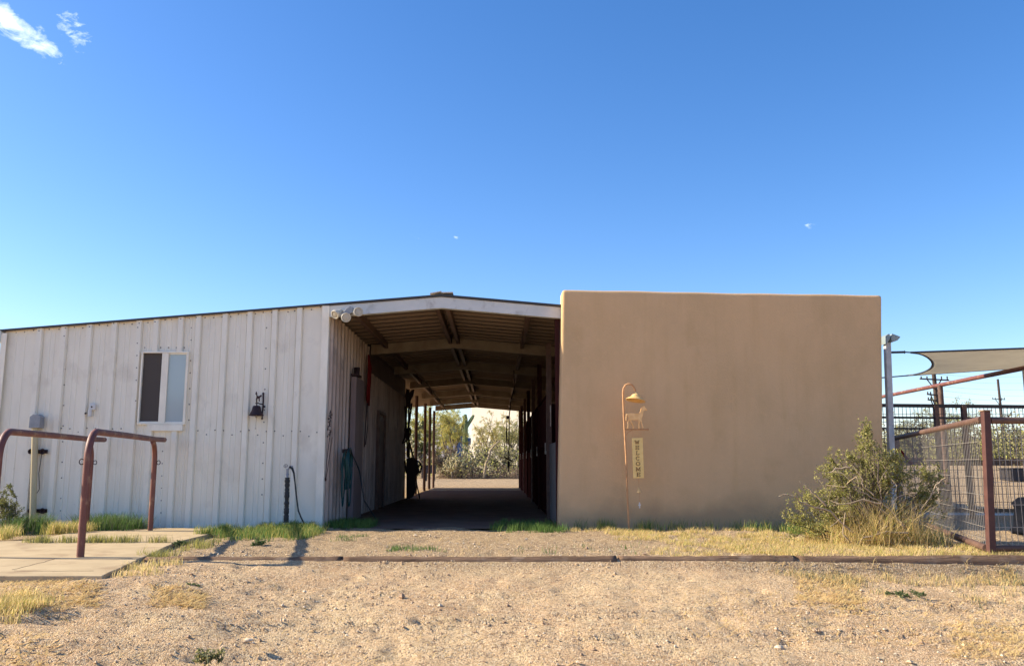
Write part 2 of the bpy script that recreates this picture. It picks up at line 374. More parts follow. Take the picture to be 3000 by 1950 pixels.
# mountains all round
rng = np.random.default_rng(5)
n = 720; vs = []; th = np.linspace(0, 2*math.pi, n, endpoint=False)
prof = 95+vnoise(th*9/1.0, th*0, 11)*120+vnoise(th*31, th*0+3, 12)*60+vnoise(th*90, th*0+7, 13)*24
azm = np.arctan2(np.cos(th), np.sin(th))  # azimuth from +Y
prof += 120*np.exp(-((azm+.058)/.022)**2)+170*np.exp(-((np.abs(azm)-2.75)/.16)**2)-60*np.exp(-((azm-.45)/.35)**2)-50*np.exp(-((azm+.5)/.35)**2)
prof = np.clip(prof, 14, 400)
vs = np.concatenate([np.stack([2700*np.cos(th), 2700*np.sin(th), np.full(n, -3.)], 1), np.stack([3000*np.cos(th), 3000*np.sin(th), prof*.62], 1), np.stack([3200*np.cos(th), 3200*np.sin(th), prof], 1), np.stack([3500*np.cos(th), 3500*np.sin(th), np.full(n, -3.)], 1)])
j = np.arange(n); fcs = np.concatenate([np.stack([j+k*n, (j+1) % n+k*n, (j+1) % n+(k+1)*n, j+(k+1)*n], 1) for k in range(3)])
tag(npmesh('hills', vs, fcs, 'mountain', smooth=False), kind='structure')

# ------------------------------------------------------------------ BARN
FY = 14.0          # plane of the barn front
XL = wpt(14, 1000, FY).x; XC = wpt(960, 1100, FY).x; XA = wpt(1294, 880, FY).x; XR = 6.15
ZAP = wpt(1294, 866, FY).z; SLOPE = .085
BACK = 38.2
def roof_z(x): return ZAP-SLOPE*abs(x-XA)
barn = empty('barn', (XA, FY, 0), 'long white metal barn with a low gable roof and an open breezeway through it', 'barn')
def ribs(x0, x1, pitch, first, wtop=.035, wbase=.09, h=.03):
    """profile points (s, n) of a ribbed sheet"""
    pts = [(x0, 0)]; c = first
    while c < x1-wbase:
        if c-wbase/2 > x0+.001: pts += [(c-wbase/2, 0), (c-wtop/2, h), (c+wtop/2, h), (c+wbase/2, 0)]
        c += pitch
    pts.append((x1, 0)); return pts
def sheet(mb, prof, t0, t1, mp, thick=.008, holes=()):
    """prof in s, t from t0(s) to t1(s); mp(s,t,n)->point; holes (s0,s1,ta,tb)"""
    P = list(prof)
    for h in holes:
        for sv in h[:2]:
            for i in range(len(P)-1):
                if P[i][0] < sv < P[i+1][0]:
                    k = (sv-P[i][0])/(P[i+1][0]-P[i][0]); P.insert(i+1, (sv, P[i][1]*(1-k)+P[i+1][1]*k)); break
    for i in range(len(P)-1):
        (a, na), (b, nb) = P[i], P[i+1]
        if b-a < 1e-6: continue
        rngs = [(t0(a), t1(a), t0(b), t1(b))]
        for h in holes:
            if (a+b)/2 > h[0] and (a+b)/2 < h[1]: rngs = [(t0(a), h[2], t0(b), h[2]), (h[3], t1(a), h[3], t1(b))]
        for (a0, a1, b0, b1) in rngs:
            q = [mp(a, a0, na), mp(b, b0, nb), mp(b, b1, nb), mp(a, a1, na)]
            q2 = [mp(a, a0, na-thick), mp(b, b0, nb-thick), mp(b, b1, nb-thick), mp(a, a1, na-thick)]
            mb.add(q+q2, [(0, 1, 2, 3), (7, 6, 5, 4), (0, 4, 5, 1), (3, 2, 6, 7)])
# front wall
wz0 = wpt(480, 1243, FY).z; wz1 = wpt(480, 1030, FY).z; wx0 = wpt(412, 1130, FY).x; wx1 = wpt(551, 1130, FY).x
ribx = [wpt(p, 1250, FY).x for p in (96, 168, 243, 317, 390, 441, 514, 566, 645, 719, 793, 866, 934)]
mb = MB(); P = [(XL, 0)]
for c in ribx[:-1]: P += [(c-.062, 0), (c-.060, -.009), (c-.053, -.009), (c-.052, 0), (c-.040, .05), (c+.040, .05), (c+.052, 0), (c+.053, -.009), (c+.062, -.009), (c+.064, 0)]
# minor stiffening lines between ribs
Q = [P[0]]
for i in range(1, len(P)):
    a, b = P[i-1], P[i]
    if b[0]-a[0] > .15 and a[1] == 0:
        for k in (.36, .64):
            c = a[0]+(b[0]-a[0])*k; Q += [(c-.016, 0), (c-.008, .008), (c+.008, .008), (c+.016, 0)]
    Q.append(b)
Q.append((XC, 0))
sheet(mb, Q, lambda s: -.05, lambda s: roof_z(s)-.02, lambda s, t, nn: (s, FY-nn, t), .006, holes=[(wx0+.02, wx1-.02, wz0+.02, wz1-.02)])
mb.mi = 1
def screw(px, py, off=.0):
    p = wpt(px, py, FY); yy = FY-.006-off
    for c in ribx:
        if abs(p.x-c) < .034: yy = FY-.050
    mb.lathe([(0.0115, 0), (.0115, .004), (.007, .008), (.0001, .008)], (p.x, yy+.004, p.z), (0, -1, 0), 6)
rr = random.Random(3)
zt = lambda px: 960-(px-22)*.0795+ (0)
for px in range(50, 950, 24):
    screw(px+rr.uniform(-3, 3), zt(px)+16+rr.uniform(-3, 3))
for px in (192, 412-6, 560, 780, 950):
    y = 985 if px < 400 else 960
    while y < 1500:
        if not (px in (412-6, 560) and y > 1245): screw(px-(y-1000)*.028+ (0 if px != 950 else 0), y)
        y += rr.choice((36, 46, 60))
for px in (478,):
    for y in range(1285, 1520, 36): screw(px-(y-1285)*.03, y)
for px in range(180, 950, 25):
    if not 395 < px < 565: screw(px, 1250+px*.016+(12 if (px//25) % 3 == 0 else 0)+rr.uniform(-2, 2))
for px in range(425, 545, 23): screw(px, 1018)
mb.build('front_wall', ['white_metal', 'screw'], barn)
# corner trims
mb = MB(); mb.box((XC-.115, FY-.064, -.03), (XC+.004, FY-.050, roof_z(XC)-.03)); mb.box((XC-.008, FY-.050, -.03), (XC+.004, FY+.06, roof_z(XC)-.03)); mb.box((XC-.115, FY-.050, -.03), (XC-.1, FY-.001, roof_z(XC)-.03))
mb.build('corner_trim', 'trim_metal', barn, bevel=.003)
mb = MB(); mb.box((XL-.03, FY-.064, -.03), (XL+.06, FY-.050, roof_z(XL)-.05)); mb.box((XL-.03, FY-.050, -.03), (XL-.016, FY+.08, roof_z(XL)-.05))
mb.build('corner_trim', 'trim_metal', barn, bevel=.003)
# side wall far left and back parts
mb = MB(); pf = ribs(FY+.05, 26, .3, FY+.2)
sheet(mb, pf, lambda s: -.05, lambda s: roof_z(XL)-.06, lambda s, t, nn: (XL-.001+nn*-1, s, t), .01)
mb.build('side_wall', 'white_metal', barn)
# breezeway wall
mb = MB(); pf = ribs(FY+.02, 26.0, .333, FY+.22, .09, .13, .038)
sheet(mb, pf, lambda s: -.05, lambda s: roof_z(XC)-.12 if s < 18.4 else 2.98, lambda s, t, nn: (XC+nn, s, t), .01)
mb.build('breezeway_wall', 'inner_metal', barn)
mb = MB(); mb.box((XC-.03, 18.45, 2.97), (XC-.012, 26.0, roof_z(XC)-.1)); mb.build('gap_shade_panel', 'purlin_metal', barn)  # added dark sheet, stands in for the shade in the gap over the wall
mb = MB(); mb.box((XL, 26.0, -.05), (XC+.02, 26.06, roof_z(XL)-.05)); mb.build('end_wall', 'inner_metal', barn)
# sheet cover panel on the breezeway wall and door
mb = MB(); mb.box((XC+.06, 15.9, 0), (XC+.16, 16.85, 2.62)); mb.build('cover_panel', 'mauve', barn, bevel=.006)
d = MB(); d.box((XC+.045, 19.6, 0.02), (XC+.075, 20.6, 2.1)); dd = d.build('door', 'mauve', barn, bevel=.004)
d = MB(); d.bar((XC+.08, 19.56, 0), (XC+.08, 19.56, 2.16), .07, .05); d.bar((XC+.08, 20.64, 0), (XC+.08, 20.64, 2.16), .07, .05); d.bar((XC+.08, 19.525, 2.19), (XC+.08, 20.675, 2.19), .05, .07); fr_d = d.build('frame', 'purlin_metal'); fr_d.parent = dd
# roof
mb = MB()
prof = ribs(FY-.06, BACK, .42, FY+.15, .09, .14, .034)
xe = XL-.06
for sgn, x0, x1 in ((-1, xe, XA), (1, XA, XR+.03)):
    sheet(mb, prof, lambda s: x0, lambda s: x1, lambda s, t, nn: (t, s, roof_z(t)-.02-nn), .012)
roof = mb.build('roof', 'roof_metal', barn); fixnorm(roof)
# dark flashing line over the front sheet edge + fascia
mb = MB()
for x0, x1 in ((xe, XA), (XA, 1.12)):
    mb.add([(x0, FY-.075, roof_z(x0)-.02), (x1, FY-.075, roof_z(x1)-.02), (x1, FY-.075, roof_z(x1)+.012), (x0, FY-.075, roof_z(x0)+.012),
            (x0, FY-.062, roof_z(x0)-.02), (x1, FY-.062, roof_z(x1)-.02), (x1, FY-.062, roof_z(x1)+.012), (x0, FY-.062, roof_z(x0)+.012)],
           [(0, 1, 2, 3), (7, 6, 5, 4), (0, 4, 5, 1), (3, 2, 6, 7), (0, 3, 7, 4), (1, 5, 6, 2)])
mb.build('edge_flashing', 'dark_edge', barn)
def sloped_bar(mb, x0, x1, y0, y1, zt_, zb_):
    for a, b in ((x0, min(x1, XA)), (max(x0, XA), x1)):
        if b <= a: continue
        q = []
        for yy in (y0, y1):
            q += [(a, yy, roof_z(a)-zb_), (b, yy, roof_z(b)-zb_), (b, yy, roof_z(b)-zt_), (a, yy, roof_z(a)-zt_)]
        mb.add(q, [(0, 1, 2, 3), (7, 6, 5, 4), (0, 4, 5, 1), (3, 2, 6, 7), (0, 3, 7, 4), (1, 5, 6, 2)])
mb = MB(); sloped_bar(mb, XC+.005, 1.12, FY-.045, FY+.01, .03, .205); sloped_bar(mb, XC+.005, 1.12, FY-.045, FY+.08, .205, .215)
mb.build('fascia', 'fascia_metal', barn)
mb = MB()   # ridge cap
for x0, x1 in ((XA-.19, XA), (XA, XA+.19)):
    mb.add([(x0, FY-.10, roof_z(x0)+.03), (x1, FY-.10, roof_z(x1)+.05), (x1, FY-.10, roof_z(x1)+.064), (x0, FY-.10, roof_z(x0)+.044),
            (x0, BACK, roof_z(x0)+.03), (x1, BACK, roof_z(x1)+.05), (x1, BACK, roof_z(x1)+.064), (x0, BACK, roof_z(x0)+.044)],
           [(0, 1, 2, 3), (7, 6, 5, 4), (0, 4, 5, 1), (3, 2, 6, 7), (0, 3, 7, 4), (1, 5, 6, 2)])
mb.build('ridge_cap', 'fascia_metal', barn)
# eave end piece on the left corner
mb = MB(); zl = roof_z(XL); mb.box((XL-.12, FY-.08, zl-.20), (XL-.03, FY+.25, zl-.012)); mb.box((XL-.16, FY-.07, zl-.07), (XL-.12, FY+.25, zl-.015)); mb.build('gutter', 'fascia_metal', barn, bevel=.01)
# rafters (cross beams) and purlins
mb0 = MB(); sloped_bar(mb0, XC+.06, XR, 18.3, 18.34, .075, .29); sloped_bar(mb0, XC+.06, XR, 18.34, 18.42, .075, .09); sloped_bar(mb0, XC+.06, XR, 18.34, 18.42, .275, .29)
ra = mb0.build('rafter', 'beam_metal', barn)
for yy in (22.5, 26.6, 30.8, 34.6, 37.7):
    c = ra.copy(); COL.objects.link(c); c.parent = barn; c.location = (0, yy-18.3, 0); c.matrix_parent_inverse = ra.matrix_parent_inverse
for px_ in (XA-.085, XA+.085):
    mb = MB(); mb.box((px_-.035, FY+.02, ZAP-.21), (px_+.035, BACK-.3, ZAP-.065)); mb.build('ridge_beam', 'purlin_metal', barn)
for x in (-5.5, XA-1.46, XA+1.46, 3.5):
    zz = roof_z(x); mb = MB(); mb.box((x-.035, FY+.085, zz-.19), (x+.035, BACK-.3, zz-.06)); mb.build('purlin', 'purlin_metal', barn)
# left open bay posts
for i, yy in enumerate((29.6, 33.2, 35.6, 37.9)):
    mb = MB(); mb.tube([(XC, yy, 0), (XC, yy, roof_z(XC)-.28)], .055, 10); mb.build('post', 'brown_pipe', barn)
for yy in (29.6, 37.9):
    mb = MB(); mb.tube([(XL+.1, yy, 0), (XL+.1, yy, roof_z(XL)-.1)], .055, 10); mb.build('post', 'brown_pipe', barn)
# right hand stalls
xs_ = .99
mb = MB(); mb.box((xs_-.03, FY+.03, 0), (xs_+.05, FY+.11, roof_z(xs_)-.22)); mb.build('post', 'dark_red', barn)
mb = MB(); mb.box((xs_+.0, FY+.13, 0), (xs_+.15, 16.25, 1.38)); mb.build('block_wall', 'block', barn, bevel=.01)
for k, yy in enumerate((16.35, 19.9, 23.4, 27, 30.6, 34.2, 37.4)):
    mb = MB(); mb.box((xs_-.05, yy-.05, 0), (xs_+.05, yy+.05, roof_z(xs_)-.3)); mb.build('post', 'dark_red' if k % 2 else 'brown_pipe', barn)
for a, b in ((16.35, 19.9), (19.9, 23.4), (23.4, 27), (27, 30.6), (30.6, 34.2), (34.2, 37.4)):
    mb = MB()
    mb.box((xs_-.015, a+.06, .08), (xs_+.015, b-.06, 1.30))
    for z in (.06, 1.33, 2.35): mb.bar((xs_, a+.05, z), (xs_, b-.05, z), .05)
    yy = a+.2
    while yy < b-.1: mb.bar((xs_, yy, 1.35), (xs_, yy, 2.33), .02); yy += .14
    g = mb.build('stall_gate', ['dark_red'], barn)
    h = MB(); h.box((xs_-.06, a+.3, 1.2), (xs_-.02, a+.45, 1.26)); h.tube([(xs_-.05, a+.38, 1.24), (xs_-.05, a+.38, 1.42)], .012, 6)
    hh = h.build('latch', 'wire'); hh.parent = g; hh.matrix_parent_inverse = Matrix.Identity(4)
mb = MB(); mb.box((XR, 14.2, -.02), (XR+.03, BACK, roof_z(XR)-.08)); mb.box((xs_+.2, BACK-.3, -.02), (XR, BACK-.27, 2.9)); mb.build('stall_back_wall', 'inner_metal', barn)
for yy in (19.9, 27, 34.2):
    mb = MB(); mb.box((xs_+.06, yy, 0), (XR-.01, yy+.03, 2.4)); mb.build('stall_partition', 'dark_red', barn)

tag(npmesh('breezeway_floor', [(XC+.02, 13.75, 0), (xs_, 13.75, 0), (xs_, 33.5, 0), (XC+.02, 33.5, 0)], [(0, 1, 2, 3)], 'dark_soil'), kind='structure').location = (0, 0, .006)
# window
win = MB(); t_ = .027
for a, b in (((wx0, wz0), (wx1, wz0+t_)), ((wx0, wz1-t_), (wx1, wz1)), ((wx0, wz0+t_), (wx0+t_, wz1-t_)), ((wx1-t_, wz0+t_), (wx1, wz1-t_))):
    win.box((a[0], FY-.055, a[1]), (b[0], FY+.03, b[1]))
wo = win.build('window', 'trim_metal', barn, bevel=.004)
def subpart(o, par):
    o.parent = par; o.matrix_parent_inverse = Matrix.Identity(4); return o
xm0 = wpt(473, 1130, FY).x; xm1 = wpt(492, 1130, FY).x
w = MB(); w.box((xm0, FY-.05, wz0+t_+.001), (xm1, FY+.02, wz1-t_-.001)); w.box((wx0+t_+.001, FY-.035, wz0+t_+.001), (xm0-.001, FY-.02, wz0+t_+.022)); w.box((xm1+.001, FY-.035, wz0+t_+.001), (wx1-t_-.001, FY-.02, wz0+t_+.02)); w.box((xm1+.001, FY-.035, wz1-t_-.02), (wx1-t_-.001, FY-.02, wz1-t_-.001)); w.box((wx1-t_-.018, FY-.035, wz0+t_+.02), (wx1-t_-.001, FY-.02, wz1-t_-.02))
subpart(w.build('sash', 'trim_metal', bevel=.002), wo)
w = MB(); w.box((wx0+t_+.001, FY-.012, wz0+t_+.001), (xm0-.001, FY-.006, wz1-t_-.001)); subpart(w.build('screen', 'screen'), wo)
w = MB(); w.box((xm1+.001, FY-.018, wz0+t_+.001), (wx1-t_-.001, FY-.012, wz1-t_-.001)); subpart(w.build('pane', 'blue_glass'), wo)
a = wpt(486, 1246, FY); b = wpt(541, 1262, FY)
w = MB(); w.box((wx0+.2, FY-.066, b.z), (wx1-.03, FY-.002, wz0-.004)); subpart(w.build('sill', 'trim_metal', bevel=.003), wo)

# ------------------------------------------------------------------ adobe block
AY = 13.74
ax0 = wpt(1640, 1400, AY).x; ax1 = wpt(2586, 1300, AY).x; az0 = wpt(1650, 848, AY).z; az1 = wpt(2583, 864, AY).z
ab = empty('stucco_building', ((ax0+ax1)/2, AY, 0), 'plain windowless tan stucco building with a flat parapet right of the barn', 'building')
bl_, tl_, br_, tr_ = wpt(1634, 1553, AY), wpt(1647, 850, AY), wpt(2590, 1560, AY), wpt(2585, 864, AY)
bm = bmesh.new(); nxx = 60; nzz = 36; AB = 14.16
def apt(i, k):
    u = i/nxx; w_ = k/nzz; X0 = bl_.x+(tl_.x-bl_.x)*w_; X1 = br_.x+(tr_.x-br_.x)*w_; x = X0+(X1-X0)*u; zt_ = az0+(az1-az0)*u+.003*math.sin(u*9)+.003*math.sin(u*31+1); z = -.1+(zt_+.1)*w_
    return x, z
grid = [[bm.verts.new((*[apt(i, k)[0], AY+.012*math.sin(i*.21+k*.13)*math.sin(k*.17)][:2], apt(i, k)[1])) for i in range(nxx+1)] for k in range(nzz+1)]
for k in range(nzz):
    for i in range(nxx): bm.faces.new((grid[k][i], grid[k][i+1], grid[k+1][i+1], grid[k+1][i]))
# sides, top, back
bk = {}
for (k, i) in [(k, i) for k in range(nzz+1) for i in range(nxx+1) if i in (0, nxx) or k in (nzz,)]:
    v = grid[k][i].co; bk[(k, i)] = bm.verts.new((v.x, AB, v.z))
for k in range(nzz):
    bm.faces.new((grid[k+1][0], grid[k][0] , bk[(k, 0)], bk[(k+1, 0)])) ; bm.faces.new((grid[k][nxx], grid[k+1][nxx], bk[(k+1, nxx)], bk[(k, nxx)]))
for i in range(nxx): bm.faces.new((grid[nzz][i], grid[nzz][i+1], bk[(nzz, i+1)], bk[(nzz, i)]))
bm.faces.new([bk[(k, 0)] for k in range(nzz+1)]+[bk[(nzz, i)] for i in range(1, nxx)]+[bk[(k, nxx)] for k in range(nzz, -1, -1)])
bmesh.ops.recalc_face_normals(bm, faces=bm.faces)
me = bpy.data.meshes.new('stucco_wall'); bm.to_mesh(me); bm.free(); me.materials.append(MATS['stucco'])
o = bpy.data.objects.new('stucco_wall', me); COL.objects.link(o); o.parent = ab; o.matrix_parent_inverse = Matrix.Translation(ab.location).inverted()
b = o.modifiers.new('b', 'BEVEL'); b.width = .05; b.segments = 4; b.limit_method = 'ANGLE'; b.angle_limit = R(50)
for p in me.polygons: p.use_smooth = True
def scuffs():
    m = MATS['white_metal']; t = m.node_tree; b = t.nodes['Principled BSDF']
    tcn = t.nodes.new('ShaderNodeTexCoord')
    for sc, st, a, c_, col, fac in ((5.5, (1, 1, .55), .64, .74, (.40, .36, .30), .65), (16, (1, 1, .35), .68, .76, (.33, .29, .24), .6), (1.1, (3.5, 3.5, .18), .58, .78, (.64, .58, .46), .35)):
        src = b.inputs['Base Color'].links[0].from_socket
        mp = t.nodes.new('ShaderNodeMapping'); mp.inputs['Scale'].default_value = st; t.links.new(tcn.outputs['Object'], mp.inputs[0])
        nz = t.nodes.new('ShaderNodeTexNoise'); nz.inputs['Scale'].default_value = sc; nz.inputs['Detail'].default_value = 8; nz.inputs['Roughness'].default_value = .7; t.links.new(mp.outputs[0], nz.inputs['Vector'])
        r = t.nodes.new('ShaderNodeMapRange'); r.inputs[1].default_value = a; r.inputs[2].default_value = c_; r.inputs[4].default_value = fac; t.links.new(nz.outputs[0], r.inputs[0])
        x = t.nodes.new('ShaderNodeMix'); x.data_type = 'RGBA'; t.links.new(r.outputs[0], x.inputs[0]); t.links.new(src, x.inputs[6]); x.inputs[7].default_value = (*col, 1)
        t.links.new(x.outputs[2], b.inputs['Base Color'])
scuffs()
# splash stains at the foot of the stucco
def stucco_stain():
    m = MATS['stucco']; t = m.node_tree; b = t.nodes['Principled BSDF']; src = b.inputs['Base Color'].links[0].from_socket
    tcn = t.nodes.new('ShaderNodeTexCoord')
    for sc, st, a, c_, col, fac in ((2.2, (2.4, 1, .22), .50, .72, (.56, .36, .175), .4), (13, (1, 1, 1), .55, .75, (.76, .50, .26), .35), (1.7, (1, 1, .8), .60, .70, (.56, .36, .18), .4)):
        mp = t.nodes.new('ShaderNodeMapping'); mp.inputs['Scale'].default_value = st; t.links.new(tcn.outputs['Object'], mp.inputs[0])
        nz_ = t.nodes.new('ShaderNodeTexNoise'); nz_.inputs['Scale'].default_value = sc; nz_.inputs['Detail'].default_value = 8; nz_.inputs['Roughness'].default_value = .65; t.links.new(mp.outputs[0], nz_.inputs['Vector'])
        r = t.nodes.new('ShaderNodeMapRange'); r.inputs[1].default_value = a; r.inputs[2].default_value = c_; r.inputs[4].default_value = fac; t.links.new(nz_.outputs[0], r.inputs[0])
        x = t.nodes.new('ShaderNodeMix'); x.data_type = 'RGBA'; t.links.new(r.outputs[0], x.inputs[0]); t.links.new(src, x.inputs[6]); x.inputs[7].default_value = (*col, 1); src = x.outputs[2]; sp = t.nodes.new('ShaderNodeSeparateXYZ'); t.links.new(tcn.outputs['Object'], sp.inputs[0])
    nz = t.nodes.new('ShaderNodeTexNoise'); nz.inputs['Scale'].default_value = 1.3; nz.inputs['Detail'].default_value = 5; t.links.new(tcn.outputs['Object'], nz.inputs['Vector'])
    v = M_('MULTIPLY_ADD', nz.outputs[0], -1.5, sp.outputs[2], t)
    r = t.nodes.new('ShaderNodeMapRange'); r.inputs[1].default_value = -.20; r.inputs[2].default_value = -.62; r.inputs[3].default_value = 0; r.inputs[4].default_value = .75; t.links.new(v, r.inputs[0])
    x = t.nodes.new('ShaderNodeMix'); x.data_type = 'RGBA'; t.links.new(r.outputs[0], x.inputs[0]); t.links.new(src, x.inputs[6]); x.inputs[7].default_value = (.43, .285, .16, 1)
    t.links.new(x.outputs[2], b.inputs['Base Color'])
stucco_stain()

# ------------------------------------------------------------------ slab
SZ = .03
c = [gpt(300, 1685, SZ), gpt(620, 1561, SZ), Vector((wpt(640, 1550, 13.9).x, 13.6, SZ)), Vector((-5.6, 13.6, SZ)), gpt(215, 1557, SZ)+Vector((0, .2, 0)), gpt(80, 1583, SZ), Vector((-8.6, gpt(0, 1590, SZ).y, SZ)), Vector((-8.6, gpt(0, 1686, SZ).y, SZ))]
slab = MB(); 
rr = random.Random(8)
def ragged(a, b, n_, amp):
    o_ = []
    for i in range(n_):
        t = i/n_; p = a.lerp(b, t); d_ = (b-a).normalized(); q = Vector((-d_.y, d_.x, 0)); o_.append(p+q*rr.uniform(-amp, amp)*(1 if i else 0))
    return o_
def slab_piece(poly):
    n_ = len(poly); top = [tuple(p) for p in poly]; bot = [(p.x, p.y, SZ-.16) for p in poly]
    slab.add(top+bot, [tuple(range(n_))]+[(i, i+n_, (i+1) % n_+n_, (i+1) % n_) for i in range(n_)])
ja = gpt(515, 1587, SZ); jb = Vector((-8.6, gpt(0, 1588, SZ).y, SZ))
fr = ragged(c[7], c[0], 30, .012)+ragged(c[0], ja, 26, .008)+[ja+Vector((0, -.01, 0)), jb+Vector((0, -.01, 0))]
slab_piece(fr)
slab_piece([jb+Vector((0, .02, 0)), ja+Vector((0, .02, 0))]+ragged(ja+Vector((0, .03, 0)), c[1], 12, .006)+[c[1], c[2], c[3], c[4], c[5]])
so_ = slab.build('concrete_slab', 'concrete', bevel=.008); fixnorm(so_); tag(so_, kind='structure')
# thin dark bars: cracks, plus a painted line for the rail posts' cast shadow
cr = MB()
def crack_and_shadow(pts, w=.006):
    P_ = []
    for a, b in zip(pts[:-1], pts[1:]):
        for k in range(6): P_.append(a.lerp(b, k/6)+Vector((rr.uniform(-.012, .012), rr.uniform(-.012, .012), 0)))
    for a, b in zip(P_[:-1], P_[1:]): cr.bar((a.x, a.y, SZ+.0005), (b.x, b.y, SZ+.0005), w, .003)
crack_and_shadow([gpt(35, 1668, SZ), gpt(130, 1645, SZ), gpt(170, 1633, SZ)]); crack_and_shadow([gpt(0, 1634, SZ), gpt(120, 1636, SZ), gpt(235, 1637, SZ), gpt(420, 1634, SZ)], .006)  # last line paints the shadow that the near rail posts cast
crack_and_shadow([gpt(40, 1671, SZ), gpt(160, 1672, SZ), gpt(300, 1671, SZ)], .005)
co = cr.build('crack_and_shadow_lines', 'timber', so_); co.matrix_parent_inverse = Matrix.Identity(4)

# ------------------------------------------------------------------ timbers along the pad edge
ends = [(432, 1636, .030), (1010, 1637, .04), (1812, 1637, .075), (2335, 1642, .10), (3100, 1650, .12)]
lab = ['weathered landscape timber sunk nearly flush with the gravel, running up to the concrete slab',
       'weathered landscape timber half buried in front of the breezeway', 'brown weathered landscape timber in front of the welcome stake',
       'dark rough landscape timber before the creosote bush, its face overgrown with dry grass']
for i in range(4):
    (pa, ya, ha), (pb, yb, hb) = ends[i], ends[i+1]
    A = wpt(pa, ya, TIE_Y+.06); B = wpt(pb, yb, TIE_Y+.06); A.z = B.z = 0
    A.y = TIE_Y+.06; B.y = TIE_Y+.06-.02*(i % 2)
    L = (B-A).length-.03; n_ = 40; m_ = MB(); ring = 12; rr2 = random.Random(20+i); m_.smooth = True
    vs = []
    for k in range(n_+1):
        t = k/n_; p = A.lerp(B, t*(L/(B-A).length)); zt_ = .026+.004*math.sin(t*7+i)+rr2.uniform(-.002, .002)
        hgt = .17; wd = .19
        for j_ in range(ring):
            an = 2*math.pi*j_/ring; cx = math.copysign(abs(math.cos(an))**.6, math.cos(an)); cz = math.copysign(abs(math.sin(an))**.6, math.sin(an))
            q = .003*math.sin(j_*5+t*30)+rr2.uniform(-.003, .003)
            vs.append((p.x, p.y+cx*(wd/2+q), zt_-hgt/2+cz*(hgt/2+q)))
    m_.add(vs, [(k*ring+j_, k*ring+(j_+1) % ring, (k+1)*ring+(j_+1) % ring, (k+1)*ring+j_) for k in range(n_) for j_ in range(ring)]+[tuple(range(ring)), tuple(range(n_*ring+ring-1, n_*ring-1, -1))])
    tag(fixnorm(m_.build('landscape_timber', 'timber', origin=(A+B)/2)), lab[i], 'timber', 'timbers edging the gravel pad')

# ------------------------------------------------------------------ hitching rails
nb = gpt(235, 1631, SZ); fb = gpt(440, 1553, SZ)
def hitching_rail(label):
    root = empty('hitching_rail', nb, label, 'hitching rail', 'hitching rails on the slab')
    dv = (fb-nb); dv.z = 0; Lr = dv.length; dn = dv.normalized(); top = 1.36
    def P_(s, z): return nb+dn*s+Vector((0, 0, z-SZ))
    r_ = .039
    m_ = MB(); pts = [P_(0, SZ-.02), P_(0, top-.30)]
    for k in range(1, 9):
        a_ = k/8*math.pi/2; pts.append(P_(.30*(1-math.cos(a_)), top-.30+.30*math.sin(a_)))
    pts.append(P_(.31, top)); m_.tube(pts, r_, 14); m_.build('near_post', 'red_pipe', root)
    m_ = MB(); m_.tube([P_(.31, top), P_(Lr*.5, top+.01), P_(Lr*.98, top+.015), (wpt(483, 1258, 13.82).x, 13.82, top+.03)], r_, 14); m_.build('top_rail', 'red_pipe', root)
    m_ = MB(); pts = [P_(Lr, SZ-.02), P_(Lr, top-.30)]
    for k in range(1, 8):
        a_ = k/8*math.pi/2; pts.append(P_(Lr-.28*(1-math.cos(a_)), top-.30+.28*math.sin(a_)))
    m_.tube(pts, r_*.95, 12); m_.build('far_post', 'red_pipe', root)
    for s, sx in ((0, -1), (Lr, 1)):
        m_ = MB(); c_ = P_(s, top-.33)+Vector((sx*(r_+.022), 0, 0)); m_.tube([c_+Vector((math.cos(a)*.026, 0, math.sin(a)*.03)) for a in np.linspace(0, 2*math.pi, 13)], .006, 6, cap=False); m_.build('tie_ring', 'iron', root)
    return root
r1 = hitching_rail('rust red pipe hitching rail on the slab, nearer the window, standing whole in view')
r2 = copy_tree(r1); r2.location = nb+Vector((-.94, -.02, 0)); r2['label'] = 'rust red pipe hitching rail cut off by the left edge, before the grey box'

# ------------------------------------------------------------------ fixtures on the front wall
def at(px, py, off=.03): p = wpt(px, py, FY); return Vector((p.x, FY-off, p.z))
# grey box + pipe
t = empty('junction_box', at(118, 1530, .1), 'grey box atop a pale yellow pipe on the white wall, behind the left hitching rail', 'electrical box')
m_ = MB(); a = at(100, 1254, .17); b = at(135, 1218, .03); m_.prism([(a.x, a.z), (b.x, a.z), (b.x, b.z-.02), (b.x-.05, b.z+.02), (a.x+.05, b.z+.02), (a.x, b.z-.02)], FY-.17, FY-.035); o = m_.build('box', 'grey_box', t, bevel=.006); fixnorm(o)
m_ = MB(); p = at(113, 1254); q = at(106, 1528); m_.tube([(p.x, FY-.10, p.z), (q.x, FY-.10, 0)], .05, 12); m_.build('pipe', 'yellow_pipe', t)
for py in (1322, 1495):
    m_ = MB(); p = at(112, py); m_.box((p.x-.13, FY-.05, p.z-.03), (p.x+.17, FY-.034, p.z+.03)); m_.tube([(p.x+.105+.035*math.cos(a_), FY-.075, p.z+.035*math.sin(a_)) for a_ in np.linspace(0, 2*math.pi, 13)], .012, 6, cap=False)
    m_.tube([(p.x-.085+.03*math.cos(a_), FY-.075, p.z+.03*math.sin(a_)) for a_ in np.linspace(1.2, 5.2, 9)], .012, 6)
    m_.build('clamp', 'iron', t)
m_ = MB(); p = at(127, 1330); m_.tube([(p.x, FY-.05, p.z), (p.x-.02, FY-.05, p.z-.3), (p.x+.01, FY-.05, p.z-.55), (p.x-.03, FY-.05, p.z-.62)], .005, 5); m_.build('cable', 'iron', t)
